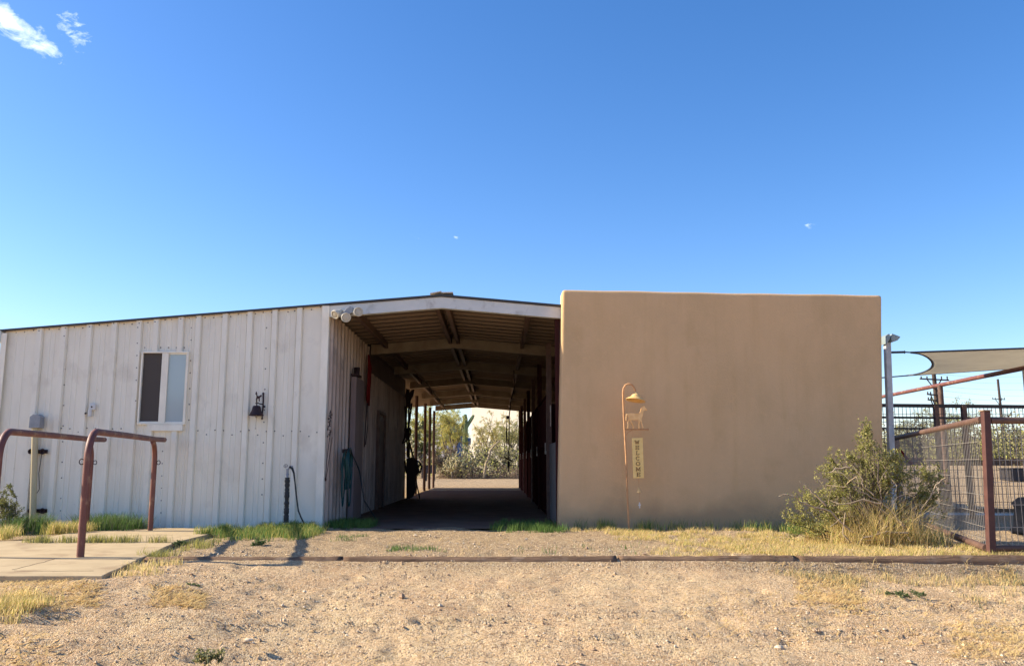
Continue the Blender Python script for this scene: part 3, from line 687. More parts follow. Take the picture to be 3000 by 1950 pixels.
# sensor
t = empty('outlet_cover', at(270, 1200), 'small white plastic fixture screwed to the wall left of the window', 'fixture')
m_ = MB(); p = at(274, 1192); m_.box((p.x-.05, FY-.06, p.z-.055), (p.x+.05, FY-.005, p.z+.055)); m_.build('cover', 'white_plastic', t, bevel=.02)
m_ = MB(); p = at(268, 1211); m_.tube([(p.x, FY-.06, p.z-.05), (p.x, FY-.06, p.z+.07)], .03, 10); m_.build('socket', 'white_plastic', t)
m_ = MB(); p = at(274, 1192); m_.lathe([(.013, 0), (.013, .008), (.0001, .008)], (p.x, FY-.06, p.z), (0, -1, 0), 8); m_.build('screw_head', 'iron', t); m_ = MB(); p = at(261, 1211); m_.lathe([(.014, 0), (.014, .02), (.0001, .02)], (p.x-.02, FY-.06, p.z), (-.6, -1, 0), 8); m_.build('knob', 'iron', t)
# bell
t = empty('dinner_bell', at(770, 1190), 'dark cast iron bell with a small animal figure on its bracket on the white wall', 'bell')
s_ = 70/833.; bp = lambda x, y, off: at(730+x*s_, 1130+y*s_, off)
m_ = MB(); m_.tube([bp(522, 270, .05), bp(522, 500, .05), bp(510, 750, .05), bp(490, 950, .05), bp(480, 1130, .05)], [.016, .013, .013, .011, .009], 8); m_.lathe([(.0001, -.02), (.018, -.008), (.018, .008), (.0001, .02)], bp(522, 270, .05)); m_.lathe([(.0001, -.02), (.016, -.008), (.016, .008), (.0001, .02)], bp(478, 1140, .05))
m_.box(bp(500, 760, .05), bp(580, 690, .032)); m_.tube([bp(510, 640, .05), bp(440, 640, .1), bp(380, 610, .13), bp(300, 630, .14)], .009, 6); m_.tube([bp(340, 640, .13), bp(340, 700, .13)], .01, 6); m_.build('bracket', 'iron', t)
m_ = MB()
def poly_px(pts, y0, y1): return [(bp(x, y, 0).x, bp(x, y, 0).z) for x, y in pts]
m_.prism(poly_px([(325, 215), (345, 260), (350, 350), (380, 375), (440, 370), (500, 330), (510, 380), (450, 420), (435, 470), (440, 560), (420, 560), (410, 470), (380, 450), (350, 480), (345, 600), (325, 600), (320, 480), (340, 400), (325, 330), (300, 310), (310, 270)], 0, 0), FY-.145, FY-.115)
fixnorm(m_.build('figure', 'iron', t))
m_ = MB(); pc = bp(340, 700, .13); sc_ = (wpt(834, 0, FY).x-wpt(833, 0, FY).x)*s_
m_.lathe([(.0001, 0), (.05, -.005), (.062, -.02), (.075, -.08), (.10, -.13), (.115, -.155), (.118, -.165), (.10, -.165), (.09, -.13), (.06, -.03), (.0001, -.02)], pc, n=24); m_.build('bell_cup', 'iron', t)
m_ = MB(); m_.tube([pc+Vector((0, 0, -.03)), pc+Vector((0, 0, -.19))], .006, 6); m_.lathe([(.0001, -.02), (.016, -.006), (.016, .008), (.0001, .02)], pc+Vector((0, 0, -.185))); m_.tube([pc+Vector((0, 0, -.2)), pc+Vector((-.003, 0, -.36))], .003, 5); m_.lathe([(.0001, -.014), (.011, 0), (.0001, .014)], pc+Vector((-.003, 0, -.37)), n=8); m_.build('clapper', 'rope', t)
# hydrant
hb_ = at(840, 1530, .35); HX, HY = hb_.x, FY-.35
def hp(px, py): p = wpt(px, py, HY); return Vector((p.x, HY, p.z))
t = empty('water_hydrant', (HX, HY, 0), 'standpipe tap wrapped in black insulation before the white wall, with a short dark hose', 'water tap')
m_ = MB(); rr3 = random.Random(5); pts = []; rs = []
for k in range(34):
    f_ = k/33; pts.append(hp(838+f_*4, 1530-f_*132)); rs.append(.034+rr3.uniform(-.005, .008)+(.006 if k % 7 == 0 else 0))
m_.tube(pts, rs, 10); m_.build('insulation', 'black_rubber', t)
m_ = MB(); m_.tube([hp(842, 1398), hp(842, 1372)], .02, 8); m_.tube([hp(842, 1378), hp(850, 1366), hp(858, 1366)], .014, 8); m_.lathe([(.024, 0), (.024, .03), (.018, .03)], hp(842, 1392), n=10); m_.build('tap', 'grey_box', t)
m_ = MB(); c_ = hp(837, 1364); m_.tube([c_+Vector((math.cos(a)*.03, math.sin(a)*.012, math.sin(a)*.025)) for a in np.linspace(0, 2*math.pi, 11)], .006, 6, cap=False); m_.bar(c_+Vector((-.03, 0, 0)), c_+Vector((.03, 0, 0)), .008); m_.bar(c_+Vector((0, 0, -.03)), c_+Vector((0, 0, .03)), .008); m_.build('tap_handle', 'wire', t)
m_ = MB(); m_.tube([hp(848, 1366), hp(856, 1371), hp(861, 1385), hp(864, 1410), hp(868, 1450), hp(874, 1495), hp(882, 1515), hp(892, 1535)], [.02, .02, .015, .012, .012, .012, .012, .012], 8); m_.build('hose', 'black_rubber', t)

# floodlight cluster
t = empty('floodlight_cluster', wpt(1020, 900, FY-.05), 'three cream outdoor floodlights on one grey bracket at the breezeway corner', 'light')
def fl(px, py, off): p = wpt(px, py, FY-off); return p
m_ = MB(); m_.prism([(fl(1003, 921, .1).x, fl(1003, 921, .1).z), (fl(1016, 904, .1).x, fl(1016, 904, .1).z), (fl(1026, 898, .1).x, fl(1026, 898, .1).z), (fl(1036, 901, .1).x, fl(1036, 901, .1).z), (fl(1034, 918, .1).x, fl(1034, 918, .1).z), (fl(1022, 922, .1).x, fl(1022, 922, .1).z)], FY-.16, FY-.047); fixnorm(m_.build('bracket', 'grey_box', t, bevel=.01))
for (px, py, off, dx, dz, r_) in ((982, 921, .22, -.75, -.75, .075), (1014, 930, .30, -.05, -.10, .077), (1050, 913, .30, .25, .05, .077)):
    c_ = fl(px, py, off); ax_ = Vector((dx, -1, dz)).normalized()
    m_ = MB(); m_.lathe([(.0001, -.16), (.03, -.155), (.034, -.10), (.055, -.06), (r_, -.015), (r_, .012), (r_-.014, .016), (r_-.016, .006)], c_, ax_, 22)
    lo_ = m_.build('lamp_head', 'cream_plastic', t)
    m_ = MB(); m_.lathe([(r_-.015, .004), (r_*.5, .012), (.0001, .014)], c_, ax_, 22); l2 = m_.build('lens', 'lens'); l2.parent = lo_; l2.matrix_parent_inverse = Matrix.Identity(4)
    m_ = MB(); m_.tube([c_-ax_*.15, Vector((fl(1024, 912, .14).x, FY-.13, fl(1024, 912, .14).z))], .014, 6); l3 = m_.build('arm', 'cream_plastic'); l3.parent = lo_; l3.matrix_parent_inverse = Matrix.Identity(4)

# ------------------------------------------------------------------ things hanging in the breezeway
def wx(px, py, off=.06):   # point on the breezeway wall plane x = XC+off seen at that pixel
    r = ray(px, py); t_ = (XC+off)/r.x; return Vector((XC+off, r.y*t_, CAMZ+r.z*t_))
HXo = .19
t = empty('garden_hose', (XC+.2, 16.1, 1.5), 'dark teal garden hose looped over a hanger on the breezeway wall, end trailing down', 'hose')
m_ = MB(); hk = wx(1014, 1318, HXo); rr4 = random.Random(4)
for k in range(9):
    w_ = .06+rr4.uniform(0, .30); bt = .25+rr4.uniform(0, .55) if k < 7 else .9; pts = []
    top = hk.z+.0+rr4.uniform(-.03, .04); cx = hk.x+rr4.uniform(-.04, .09); sh = rr4.uniform(-.1, .12)
    for a_ in np.linspace(0, 2*math.pi, 25):
        s1 = math.sin(a_); yy = hk.y+math.sin(a_)*w_*(1 if math.cos(a_) > 0 else .8)+sh*(1-math.cos(a_))/2
        zz = (top+bt)/2+(top-bt)/2*math.cos(a_)
        pts.append((cx, yy, zz))
    m_.tube(pts, .012, 6, cap=False)
m_.build('loops', 'hose', t)
m_ = MB(); e = gpt(1102, 1530, .02); m_.tube([(hk.x+.06, hk.y, hk.z+.02), (hk.x+.13, hk.y+.25, hk.z-.2), (hk.x+.22, hk.y+.1, .9), (hk.x+.38, hk.y-.3, .4), (e.x-.06, e.y+.4, .06), (e.x, e.y, .02), (e.x-.1, e.y-.25, .02), (e.x-.35, e.y-.3, .02)], .012, 6); m_.build('trailing_end', 'black_rubber', t)
m_ = MB(); m_.box((XC+.14, hk.y-.12, hk.z-.05), (XC+.27, hk.y+.12, hk.z+.02)); m_.build('hanger', 'iron', t, bevel=.01)
t = empty('wall_bracket', (XC+.15, 16.4, 2.6), 'dark metal bracket with a cup on top of the mauve cover panel', 'bracket')
m_ = MB(); m_.box((XC+.06, 15.86, 2.63), (XC+.19, 16.3, 2.67)); m_.build('shelf', 'iron', t); m_ = MB(); m_.lathe([(.05, 0), (.06, .14), (.055, .14), (.045, .01), (.0001, .01)], (XC+.13, 16.1, 2.67)); m_.build('cup', 'iron', t)
t = empty('red_halter', wx(1062, 1060, .1), 'bundle of red halters and lead ropes hanging high on the breezeway wall', 'halter')
m_ = MB()
for k in range(7):
    y0 = 17.55+k*.05; m_.tube([(XC+.1, 17.7, 3.25), (XC+.13, y0, 3.0), (XC+.12, y0+rr4.uniform(-.08, .08), 2.45-rr4.uniform(0, .25)), (XC+.1, y0+.05, 2.3), (XC+.11, y0+.1, 2.7), (XC+.1, 17.72, 3.2)], .02, 6)
m_.build('straps', 'red_rope', t)
m_ = MB(); m_.tube([(XC+.1, 17.7, 2.5), (XC+.11, 17.5, 1.9), (XC+.1, 17.45, 1.35)], .012, 5); m_.tube([(XC+.1, 17.75, 2.4), (XC+.12, 17.7, 1.8), (XC+.1, 17.6, 1.4)], .01, 5); m_.build('lead_rope', 'iron', t)
t = empty('chain', wx(968, 1220, .08), 'tangle of thin chain hanging at the front corner of the breezeway', 'chain')
m_ = MB(); rr5 = random.Random(9); pts = [wx(969, 1205, .09)]
for k in range(26): q = wx(969+rr5.uniform(-6, 6)-k*.25, 1205+k*3.0, .09); pts.append(q)
m_.tube(pts, .006, 5)
for k in range(0, 26, 2): m_.tube([pts[k]+Vector((0, math.cos(a)*.022, math.sin(a)*.022)) for a in np.linspace(0, 2*math.pi, 8)], .005, 4, cap=False)
m_.build('links', 'iron', t)
m_ = MB(); m_.tube([wx(966, 1280, .09), wx(958, 1340, .09), wx(953, 1395, .09)], .006, 5); m_.tube([wx(973, 1280, .09), wx(962, 1360, .09), wx(955, 1400, .09)], .006, 5); c_ = wx(954, 1402, .09); m_.tube([c_+Vector((0, math.cos(a)*.03, math.sin(a)*.03)) for a in np.linspace(0, 2*math.pi, 10)], .01, 5, cap=False); m_.build('cord', 'iron', t)
t = empty('switch_box', wx(1051, 1255, .08), 'grey electrical switch box with two conduits on the breezeway wall', 'electrical box')
a = wx(1047, 1248, .05); m_ = MB(); m_.box((XC+.05, a.y-.1, a.z-.18), (XC+.15, a.y+.25, a.z+.1)); m_.build('box', 'grey_box', t, bevel=.008)
m_ = MB(); m_.tube([(XC+.08, a.y-.02, a.z+.1), (XC+.08, a.y-.02, a.z+1.0)], .014, 6); m_.tube([(XC+.08, a.y+.15, a.z+.1), (XC+.08, a.y+.15, a.z+.9)], .014, 6); m_.build('conduit', 'wire', t)
# tack rack at the end of the solid wall
t = empty('tack_rack', (XC+.35, 25.2, 0), 'dark rack of hanging bridles and tack where the solid breezeway wall ends', 'tack rack')
def tk(px, py, Y=25.0): return wpt(px, py, Y)
m_ = MB(); m_.tube([tk(1199, 1460), tk(1197, 1140)], .03, 6); m_.tube([tk(1215, 1390), tk(1233, 1475)], .02, 5); m_.build('stand', 'iron', t)
m_ = MB(); P_ = [tk(x, y) for x, y in ((1191, 1136), (1200, 1150), (1206, 1142), (1214, 1140), (1210, 1160), (1203, 1172), (1201, 1200), (1193, 1190), (1187, 1160))]; m_.prism([(p.x, p.z) for p in P_], 24.95, 25.1); fixnorm(m_.build('leather_flap', 'iron', t, bevel=.01)); m_ = MB(); P_ = [tk(x, y) for x, y in ((1192, 1342), (1212, 1338), (1224, 1356), (1228, 1380), (1216, 1400), (1219, 1425), (1210, 1455), (1192, 1462))]; m_.prism([(p.x, p.z) for p in P_], 24.85, 25.2); fixnorm(m_.build('leather_flap', 'iron', t, bevel=.01))
m_ = MB()
for pl in (((1192, 1160), (1190, 1220), (1186, 1280), (1178, 1300), (1192, 1290), (1204, 1268), (1202, 1252), (1194, 1262)), ((1206, 1180), (1200, 1230), (1192, 1270), (1203, 1310), (1212, 1345)), ((1188, 1190), (1190, 1260), (1194, 1340)), ((1212, 1345), (1228, 1352), (1236, 1366), (1230, 1385), (1222, 1378)), ((1215, 1350), (1222, 1370), (1235, 1356)), ((1200, 1400), (1190, 1380), (1186, 1350))):
    m_.tube([tk(x, y) for x, y in pl], .028, 5)
m_.build('straps', 'iron', t)
# cross-tie chain hanging from roof, cord
t = empty('hanging_chain', wpt(1495, 1000, 21), 'dark cross tie with a block hanging from the roof at the right of the breezeway', 'cross tie')
m_ = MB(); m_.tube([wpt(1505, 1085, 21), wpt(1508, 1130, 21), wpt(1497, 1170, 21), wpt(1492, 1215, 21), wpt(1491, 1300, 21), wpt(1490, 1378, 21)], .014, 5); m_.build('strap', 'iron', t)
m_ = MB(); p = wpt(1488, 1222, 21); m_.box((p.x-.04, 20.97, p.z-.04), (p.x+.04, 21.03, p.z+.04)); p = wpt(1490, 1360, 21); m_.box((p.x-.03, 20.97, p.z-.07), (p.x+.03, 21.03, p.z+.07)); m_.tube([wpt(1478, 1338, 21), wpt(1500, 1350, 21)], .02, 5); m_.tube([wpt(1485, 1230, 21), wpt(1484, 1270, 21), wpt(1486, 1320, 21)], [.01, .02, .01], 5); m_.build('block', 'iron', t, bevel=.01)
m_ = MB(); m_.tube([wpt(1213, 1078, 19.5), wpt(1260, 1135, 22), wpt(1311, 1208, 27)], .012, 5); tag(m_.build('ceiling_cord', 'rope'), 'pale cord slanting down under the breezeway roof', 'cord')
m_ = MB(); q = lambda px, py: Vector((xs_-.04, 0, 0))+Vector((0, wpt(px, py, 15.2).y, wpt(px, py, 15.2).z))
m_.tube([q(1622, 1200)+Vector((0, .05*math.cos(a_), .08*math.sin(a_))) for a_ in np.linspace(-.5, 4, 10)]+[q(1624, 1235), q(1628, 1248)], .008, 5); tag(m_.build('hanging_rope', 'rope'), 'short pale rope hooked in the dark behind the red door post', 'rope')

# ------------------------------------------------------------------ welcome stake
WY = 13.42
def sp_(x, y, Y=WY): return wpt(1780+x/3.363, 1100+y/3.363, Y)
t = empty('welcome_stake', sp_(212, 1500), 'rusty crook-topped stake with lamp shade, horse figure and hanging WELCOME plate before the tan wall', 'garden sign')
m_ = MB(); m_.tube([(sp_(212, 1500).x, WY, -.05), sp_(200, 1300), sp_(182, 800), sp_(160, 400), sp_(152, 170), sp_(157, 125), sp_(175, 95), sp_(205, 80), sp_(240, 88), sp_(262, 115), sp_(276, 155)], .0145, 8); m_.build('pole', 'rust', t)
m_ = MB(); tilt = Vector((-.17, -.12, -1)).normalized(); pc = sp_(285, 165)
m_.lathe([(.0001, -.01), (.018, -.005), (.022, .01), (.03, .02), (.045, .032), (.068, .048), (.078, .062), (.074, .068), (.085, .078), (.12, .10), (.155, .125), (.158, .132), (.15, .132), (.10, .105), (.0001, .06)], pc, tilt, 28); m_.build('lamp_shade', 'brass', t)
m_ = MB(); HP = [(392, 338), (385, 328), (372, 315), (366, 305), (357, 291), (351, 300), (338, 306), (326, 330), (322, 352), (312, 366), (285, 372), (240, 368), (208, 369), (190, 370), (180, 382), (176, 420), (178, 446), (186, 440), (190, 400), (196, 392), (204, 412), (202, 436), (192, 455), (196, 490), (190, 520), (205, 520), (206, 488), (204, 458), (218, 440), (232, 470), (247, 498), (246, 520), (260, 518), (254, 490), (240, 456), (232, 438), (270, 436), (302, 434), (306, 460), (304, 500), (302, 521), (318, 521), (315, 490), (320, 445), (332, 470), (340, 500), (342, 519), (356, 517), (348, 492), (337, 455), (334, 425), (345, 400), (352, 365), (354, 345), (372, 342), (385, 345)]
m_.prism([(sp_(x, y).x, sp_(x, y).z) for x, y in HP], WY-.022, WY+.016); fixnorm(m_.build('horse_figure', 'horse_gold', t, bevel=.009, seg=3))
m_ = MB(); m_.tube([sp_(166, 528), sp_(395, 528)], .012, 8); m_.lathe([(.0001, -.02), (.018, -.006), (.018, .006), (.0001, .02)], sp_(397, 528), (1, 0, 0), 8); m_.tube([sp_(175, 620), sp_(182, 585), sp_(205, 555), sp_(240, 538)], .006, 6)
for xa in (247, 327): m_.tube([sp_(xa, 533), sp_(xa+2, 618)], .0022, 4)
m_.build('crossbar', 'rust', t)
m_ = MB(); m_.prism([(sp_(x, y).x, sp_(x, y).z) for x, y in ((238, 615), (345, 613), (359, 1007), (252, 1009))], WY-.012, WY+.004); pl = fixnorm(m_.build('plate', 'plate_gold', t, bevel=.003))
# letters
m_ = MB(); LY = WY-.016
LET = {'W': [((0, 1), (.25, 0)), ((.25, 0), (.5, .8)), ((.5, .8), (.75, 0)), ((.75, 0), (1, 1)), ((-.12, 1), (.15, 1)), ((.85, 1), (1.12, 1))],
       'E': [((.15, 0), (.15, 1)), ((0, 1), (.95, 1)), ((0, 0), (.95, 0)), ((.15, .5), (.7, .5)), ((.95, 1), (.95, .75)), ((.95, 0), (.95, .25)), ((.7, .4), (.7, .6))],
       'L': [((.25, 0), (.25, 1)), ((.05, 1), (.5, 1)), ((.05, 0), (.95, 0)), ((.95, 0), (.95, .3))],
       'M': [((.05, 0), (.1, 1)), ((.1, 1), (.5, .15)), ((.5, .15), (.9, 1)), ((.9, 1), (.95, 0)), ((-.1, 0), (.2, 0)), ((.8, 0), (1.1, 0)), ((-.1, 1), (.12, 1)), ((.88, 1), (1.1, 1))]}
cs = [(.5+.5*math.cos(a), .5+.5*math.sin(a)) for a in np.linspace(.7, 2*math.pi-.7, 12)]; LET['C'] = list(zip(cs[:-1], cs[1:]))+[((.9, .85), (.92, 1))]
os_ = [(.5+.5*math.cos(a), .5+.5*math.sin(a)) for a in np.linspace(0, 2*math.pi, 15)]; LET['O'] = list(zip(os_[:-1], os_[1:]))
for k, ch in enumerate('WELCOME'):
    cy = 655+k*(972-655)/6; cx = 290+k*15/6; hw = 19 if ch in 'WMO' else 16.5; hh = 17
    for (a, b) in LET[ch]:
        A = sp_(cx-hw+2*hw*a[0], cy+hh-2*hh*a[1], LY); B = sp_(cx-hw+2*hw*b[0], cy+hh-2*hh*b[1], LY)
        dd_ = (B-A).normalized()*.0045; m_.bar(A-dd_*.5, B+dd_*.5, .0065 if abs(A.x-B.x) > abs(A.z-B.z)*2 else .0085, .006, up=(0, 1, 0))
lt = m_.build('lettering', 'letter'); lt.parent = pl; lt.matrix_parent_inverse = Matrix.Identity(4)
m_ = MB(); m_.tube([sp_(306, 1010), sp_(307, 1100)], .003, 4); m_.build('cord', 'rust', t); m_ = MB(); m_.tube([sp_(312, 1150), sp_(314, 1250)], .003, 4); m_.build('cord', 'rust', t)
m_ = MB(); m_.lathe([(.0001, 0), (.014, -.004), (.02, -.03), (.026, -.055), (.042, -.075), (.043, -.08), (.0001, -.07)], sp_(307, 1098), n=16); m_.lathe([(.0001, -.01), (.01, 0), (.0001, .01)], sp_(307, 1098)+Vector((0, 0, -.088)), n=8); m_.build('little_bell', 'brass', t)
m_ = MB(); m_.bar(sp_(314, 1245), sp_(317, 1303), .016, .006, up=(0, 1, 0)); m_.bar(sp_(302, 1273), sp_(328, 1271), .016, .008, up=(0, 1, 0)); m_.build('cross_charm', 'white_plastic', t)

# ------------------------------------------------------------------ right side: light pole, sail, pipes, pens
PY = 14.25
t = empty('light_pole', (wpt(2604, 1400, PY).x, PY, 0), 'pale painted square post with a double floodlight on top beside the tan building', 'light pole')
m_ = MB(); b0 = wpt(2619, 1555, PY); t0_ = wpt(2599, 1003, PY); m_.bar(b0, t0_, .095); m_.build('post', 'pole_paint', t, bevel=.008)
k_ = lambda x, y: wpt(2580+x/9.1, 960+y/9.1, PY)
for nm, pl_ in (('floodlight', ((45, 250), (130, 185), (150, 200), (148, 330), (80, 440), (50, 460))), ('floodlight', ((215, 185), (425, 265), (425, 285), (350, 365), (240, 405), (190, 385), (180, 300)))):
    m_ = MB(); m_.prism([(k_(x, y).x, k_(x, y).z) for x, y in pl_], PY-.14, PY+.10); fixnorm(m_.build(nm, 'floodlight', t, bevel=.012))
m_ = MB(); m_.bar(k_(80, 385), k_(260, 395), .05, .03); m_.build('crossbar', 'iron', t)
# shade sail
def sailpt(s, t_):
    """s 0..1 along length, t 0 near edge .. 1 far edge"""
    nA = wpt(2668, 1032, 14.35); nB = wpt(3000, 1020, 14.6); fA = wpt(2655, 1100, 18.3); fB = wpt(3000, 1077, 18.3)
    dn = nB-nA; df = fB-fA; nE = nA+dn*1.5; fE = fA+df*1.5
    near0 = nA.lerp(nE, s); far0 = fA.lerp(fE, s); p = near0.lerp(far0, t_)
    inset = (1-s)**2.0*(math.sin(math.pi*t_)**.55)*.50
    p = p+(nE-nA).normalized()*inset*(1-s)
    p.z += -.10*math.sin(math.pi*t_)*math.sin(math.pi*min(1, s+.1))
    return p
ns, nt_ = 26, 16; V = []; 
for i in range(ns+1):
    for k in range(nt_+1): V.append(sailpt(i/ns, k/nt_))
t = empty('shade_sail', sailpt(.3, .5), 'tan fabric shade sail stretched from the light pole over the pen', 'shade sail')
m_ = MB(); m_.smooth = True; m_.add(V, [(i*(nt_+1)+k, (i+1)*(nt_+1)+k, (i+1)*(nt_+1)+k+1, i*(nt_+1)+k+1) for i in range(ns) for k in range(nt_)])
so2 = m_.build('fabric', 'sail', t); md = so2.modifiers.new('s', 'SOLIDIFY'); md.thickness = .004
m_ = MB(); m_.tube([sailpt(0, k/30) for k in range(31)], .018, 6); m_.tube([sailpt(i/20, 0) for i in range(21)], .016, 6); m_.tube([sailpt(i/20, 1) for i in range(21)], .014, 6); m_.build('hem', 'hem', t)
m_ = MB(); m_.tube([wpt(2608, 1032, 14.3), wpt(2648, 1031, 14.34)], .020, 6); m_.lathe([(.0001, -.03), (.03, 0), (.0001, .03)], wpt(2650, 1031, 14.34), n=8); m_.tube([wpt(2650, 1031, 14.34), sailpt(0, 0)], .012, 6); m_.build('strap', 'dark_wire', t); m_ = MB(); m_.tube([wpt(2560, 1108, 18.3), sailpt(0, 1)], .014, 6); m_.build('strap', 'dark_wire', t)
# slanting pipe with its posts
t = empty('pipe_frame', (wpt(2752, 1200, 20.4).x, 20.4, 0), 'dark red steel pipe frame with a slanting top pipe under the shade sail', 'pipe frame')
A = wpt(2588, 1161, 24); B = wpt(3000, 1078, 16.8); m_ = MB(); m_.tube([A+(A-B)*.15, A, B, B+(B-A)*.2], .05, 10); m_.build('top_pipe', 'red_pipe', t)
p = wpt(2754, 1128, 20.4); m_ = MB(); m_.tube([(p.x, 20.4, gz(p.x, 20.4)-.05), (p.x, 20.4, p.z)], .06, 10); m_.build('post', 'brown_pipe', t)
p = wpt(2997, 1080, 16.8); m_ = MB(); m_.tube([(p.x+.03, 16.8, -.05), (p.x+.03, 16.8, p.z)], .045, 10); m_.build('post', 'pole_paint', t)
# back pen fence at Y=16.2
BY = 16.2; z_at = lambda py, Y=BY: wpt(2800, py, Y).z
t = empty('pen_fence', (wpt(2800, 1500, BY).x, BY, 0), 'tall dark pipe and wire mesh fence across the back of the pen', 'fence')
xa, xb = wpt(2560, 1300, BY).x, wpt(3000, 1300, BY).x+2.2
def rail(m_, y0, y1, w, x0=xa, x1=xb): 
    a = wpt(2590, y0, BY); b = wpt(3000, y1, BY); k = (b.z-a.z)/(b.x-a.x); m_.bar((x0, BY, a.z+k*(x0-a.x)), (x1, BY, a.z+k*(x1-a.x)), w, w)
for y0, y1, w in ((1187, 1191, .065), (1222, 1226, .04)):
    m_ = MB(); rail(m_, y0, y1, w); m_.build('rail', 'dark_pipe', t)
m_ = MB(); rail(m_, 1254, 1258, .035, xa, wpt(2740, 1200, BY).x); m_.build('rail', 'dark_pipe', t)
m_ = MB(); rail(m_, 1503, 1506, .035); m_.build('bottom_rail', 'pole_paint', t)
m_ = MB(); rail(m_, 1492, 1494, .06); m_.build('rail', 'timber', t)
for px in (2740, 2822, 3060):
    p = wpt(px, 1190, BY); m_ = MB(); m_.box((p.x-.04, BY-.05, -.1), (p.x+.04, BY+.03, p.z+.02)); m_.build('post', 'brown_pipe', t)
m_ = MB(); x = xa; zt_ = z_at(1190)
while x < xb: m_.bar((x, BY+.02, .05), (x, BY+.02, zt_), .008); x += .075
z = .15
while z < zt_: m_.bar((xa, BY+.025, z), (xb, BY+.025, z), .008); z += .15
m_.build('wire_mesh', 'dark_wire', t)
# near pen panel: post, front and side
NP = gpt(2892, 1630, 0); NP = Vector((wpt(2903, 1620, 9.75).x, 9.75, 0)); ztop = wpt(2885, 1204, 9.75).z
FP = Vector((wpt(2618, 1300, 16.1).x, 16.1, 0))
t = empty('mesh_fence', NP, 'rust brown pipe pen with wire mesh sides, its square corner post at the right', 'fence')
NT = Vector((wpt(2887, 1204, 9.75).x, 9.75, ztop)); m_ = MB(); m_.bar(NP+Vector((0, 0, -.1)), NT, .078); m_.build('corner_post', 'rust_post', t, bevel=.006)
m_ = MB(); m_.box((NT.x-.052, NP.y-.052, ztop+.001), (NT.x+.052, NP.y+.052, ztop+.012)); m_.build('post_cap', 'rock', t)
zr = wpt(2875, 1228, 9.75).z; dvec = (FP-NP); zf = wpt(2618, 1284, 16.1).z
m_ = MB(); m_.tube([NT+Vector((-.03, .03, zr-ztop)), FP+Vector((0, 0, zf))], .042, 10); m_.build('top_rail', 'brown_pipe', t)
m_ = MB(); m_.tube([NP+Vector((-.03, .03, .07)), FP+Vector((0, 0, .09))], .040, 10); m_.build('bottom_rail', 'brown_pipe', t)
m_ = MB(); m_.tube([NT+Vector((.045, 0, zr-.01-ztop)), NP+Vector((3, .05, zr-.03))], .040, 10); m_.build('top_rail', 'brown_pipe', t)
m_ = MB(); m_.tube([NP+Vector((.045, 0, .07)), NP+Vector((3, .05, .06))], .036, 10); m_.build('bottom_rail', 'brown_pipe', t)
m_ = MB(); L = dvec.length; s = .12
while s < L: 
    p = NP+dvec*(s/L); m_.bar(p+Vector((0, 0, .1)), p+Vector((0, 0, zr+(zf-zr)*s/L)), .0045); s += .085
for z in (.16, .30, .46, .66, .86, 1.06, 1.26): m_.bar(NP+Vector((-.03, .02, z)), FP+Vector((0, 0, z)), .0045)
s = .12
while s < 3: m_.bar(NP+Vector((s, 0, .08)), NP+Vector((s, 0, zr)), .0055); s += .068
for z in (.30, .55, .80, 1.05, 1.3): m_.bar(NP+Vector((.04, .004, z)), NP+Vector((3, .004, z)), .0055)
m_.build('wire_mesh', 'wire', t)
m_ = MB(); p = wpt(2625, 1300, 16.0); m_.box((p.x-.05, 15.95, -.05), (p.x+.05, 16.05, zf)); m_.build('far_post', 'red_pipe', t)
p = wpt(2668, 1300, 15.0); m_ = MB(); m_.tube([(p.x, 15.0, 1.0), (p.x-.15, 15.1, 1.25), (p.x-.35, 15.2, 1.2)], .03, 6); 
m_.build('gate_hinge', 'red_rope', t)
# tub, trough, shade band wall
t = empty('plastic_tub', Vector((wpt(3022, 1500, 12.6).x, 12.6, 0)), 'black plastic water tub inside the pen at the right edge', 'tub')
m_ = MB(); m_.lathe([(.0001, .01), (.27, .0), (.30, .06), (.25, .10), (.22, .38), (.25, .44), (.23, .46), (.16, .52), (.0001, .54)], t.location, n=24); m_.build('shell', 'tub', t)
t = empty('water_trough', wpt(2985, 1400, 30), 'dark grey stock trough far behind the fences at the right edge', 'trough')
z0 = gz(wpt(2985, 1400, 30).x, 30); a = wpt(2942, 1390, 30).x; m_ = MB(); m_.box((a, 29.6, z0), (a+1.6, 30.3, z0+.42)); m_.box((a-.03, 29.57, z0+.42), (a+1.63, 30.33, z0+.45)); m_.build('tank', 'dark_pipe', t, bevel=.02)
m_ = MB(); m_.box((9.0, 44, .5), (34, 44.25, 1.35)); tag(m_.build('shade_band_wall', 'timber', bevel=.02), 'long low dark wall standing in for the shaded foot of the desert scrub', 'wall')  # added dark wall for the band of shade under the scrub
# utility poles and wires
def upole(px, ptop, Y, r_, arms, label, braces=True):
    p = wpt(px, ptop, Y); t = empty('utility_pole', (p.x, Y, 0), label, 'utility pole', 'utility poles')
    m_ = MB(); m_.tube([(p.x+.2, Y, -1), (p.x, Y, p.z)], [r_*1.2, r_*.8], 8); m_.build('pole', 'wood_pole', t)
    for ya, w_ in arms:
        q = wpt(px, ya, Y); m_ = MB(); m_.bar((q.x-w_, Y-.2, q.z+.05), (q.x+w_, Y-.2, q.z-.05), .09); 
        for dx in (-w_*.9, -w_*.5, w_*.5, w_*.9): m_.tube([(q.x+dx, Y-.2, q.z), (q.x+dx, Y-.2, q.z+.22)], .045, 6)
        if braces: m_.bar((q.x-w_*.5, Y-.2, q.z), (q.x, Y-.2, q.z-.7), .06); m_.bar((q.x+w_*.5, Y-.2, q.z), (q.x, Y-.2, q.z-.7), .06)
        m_.build('crossarm', 'wood_pole', t)
    return p
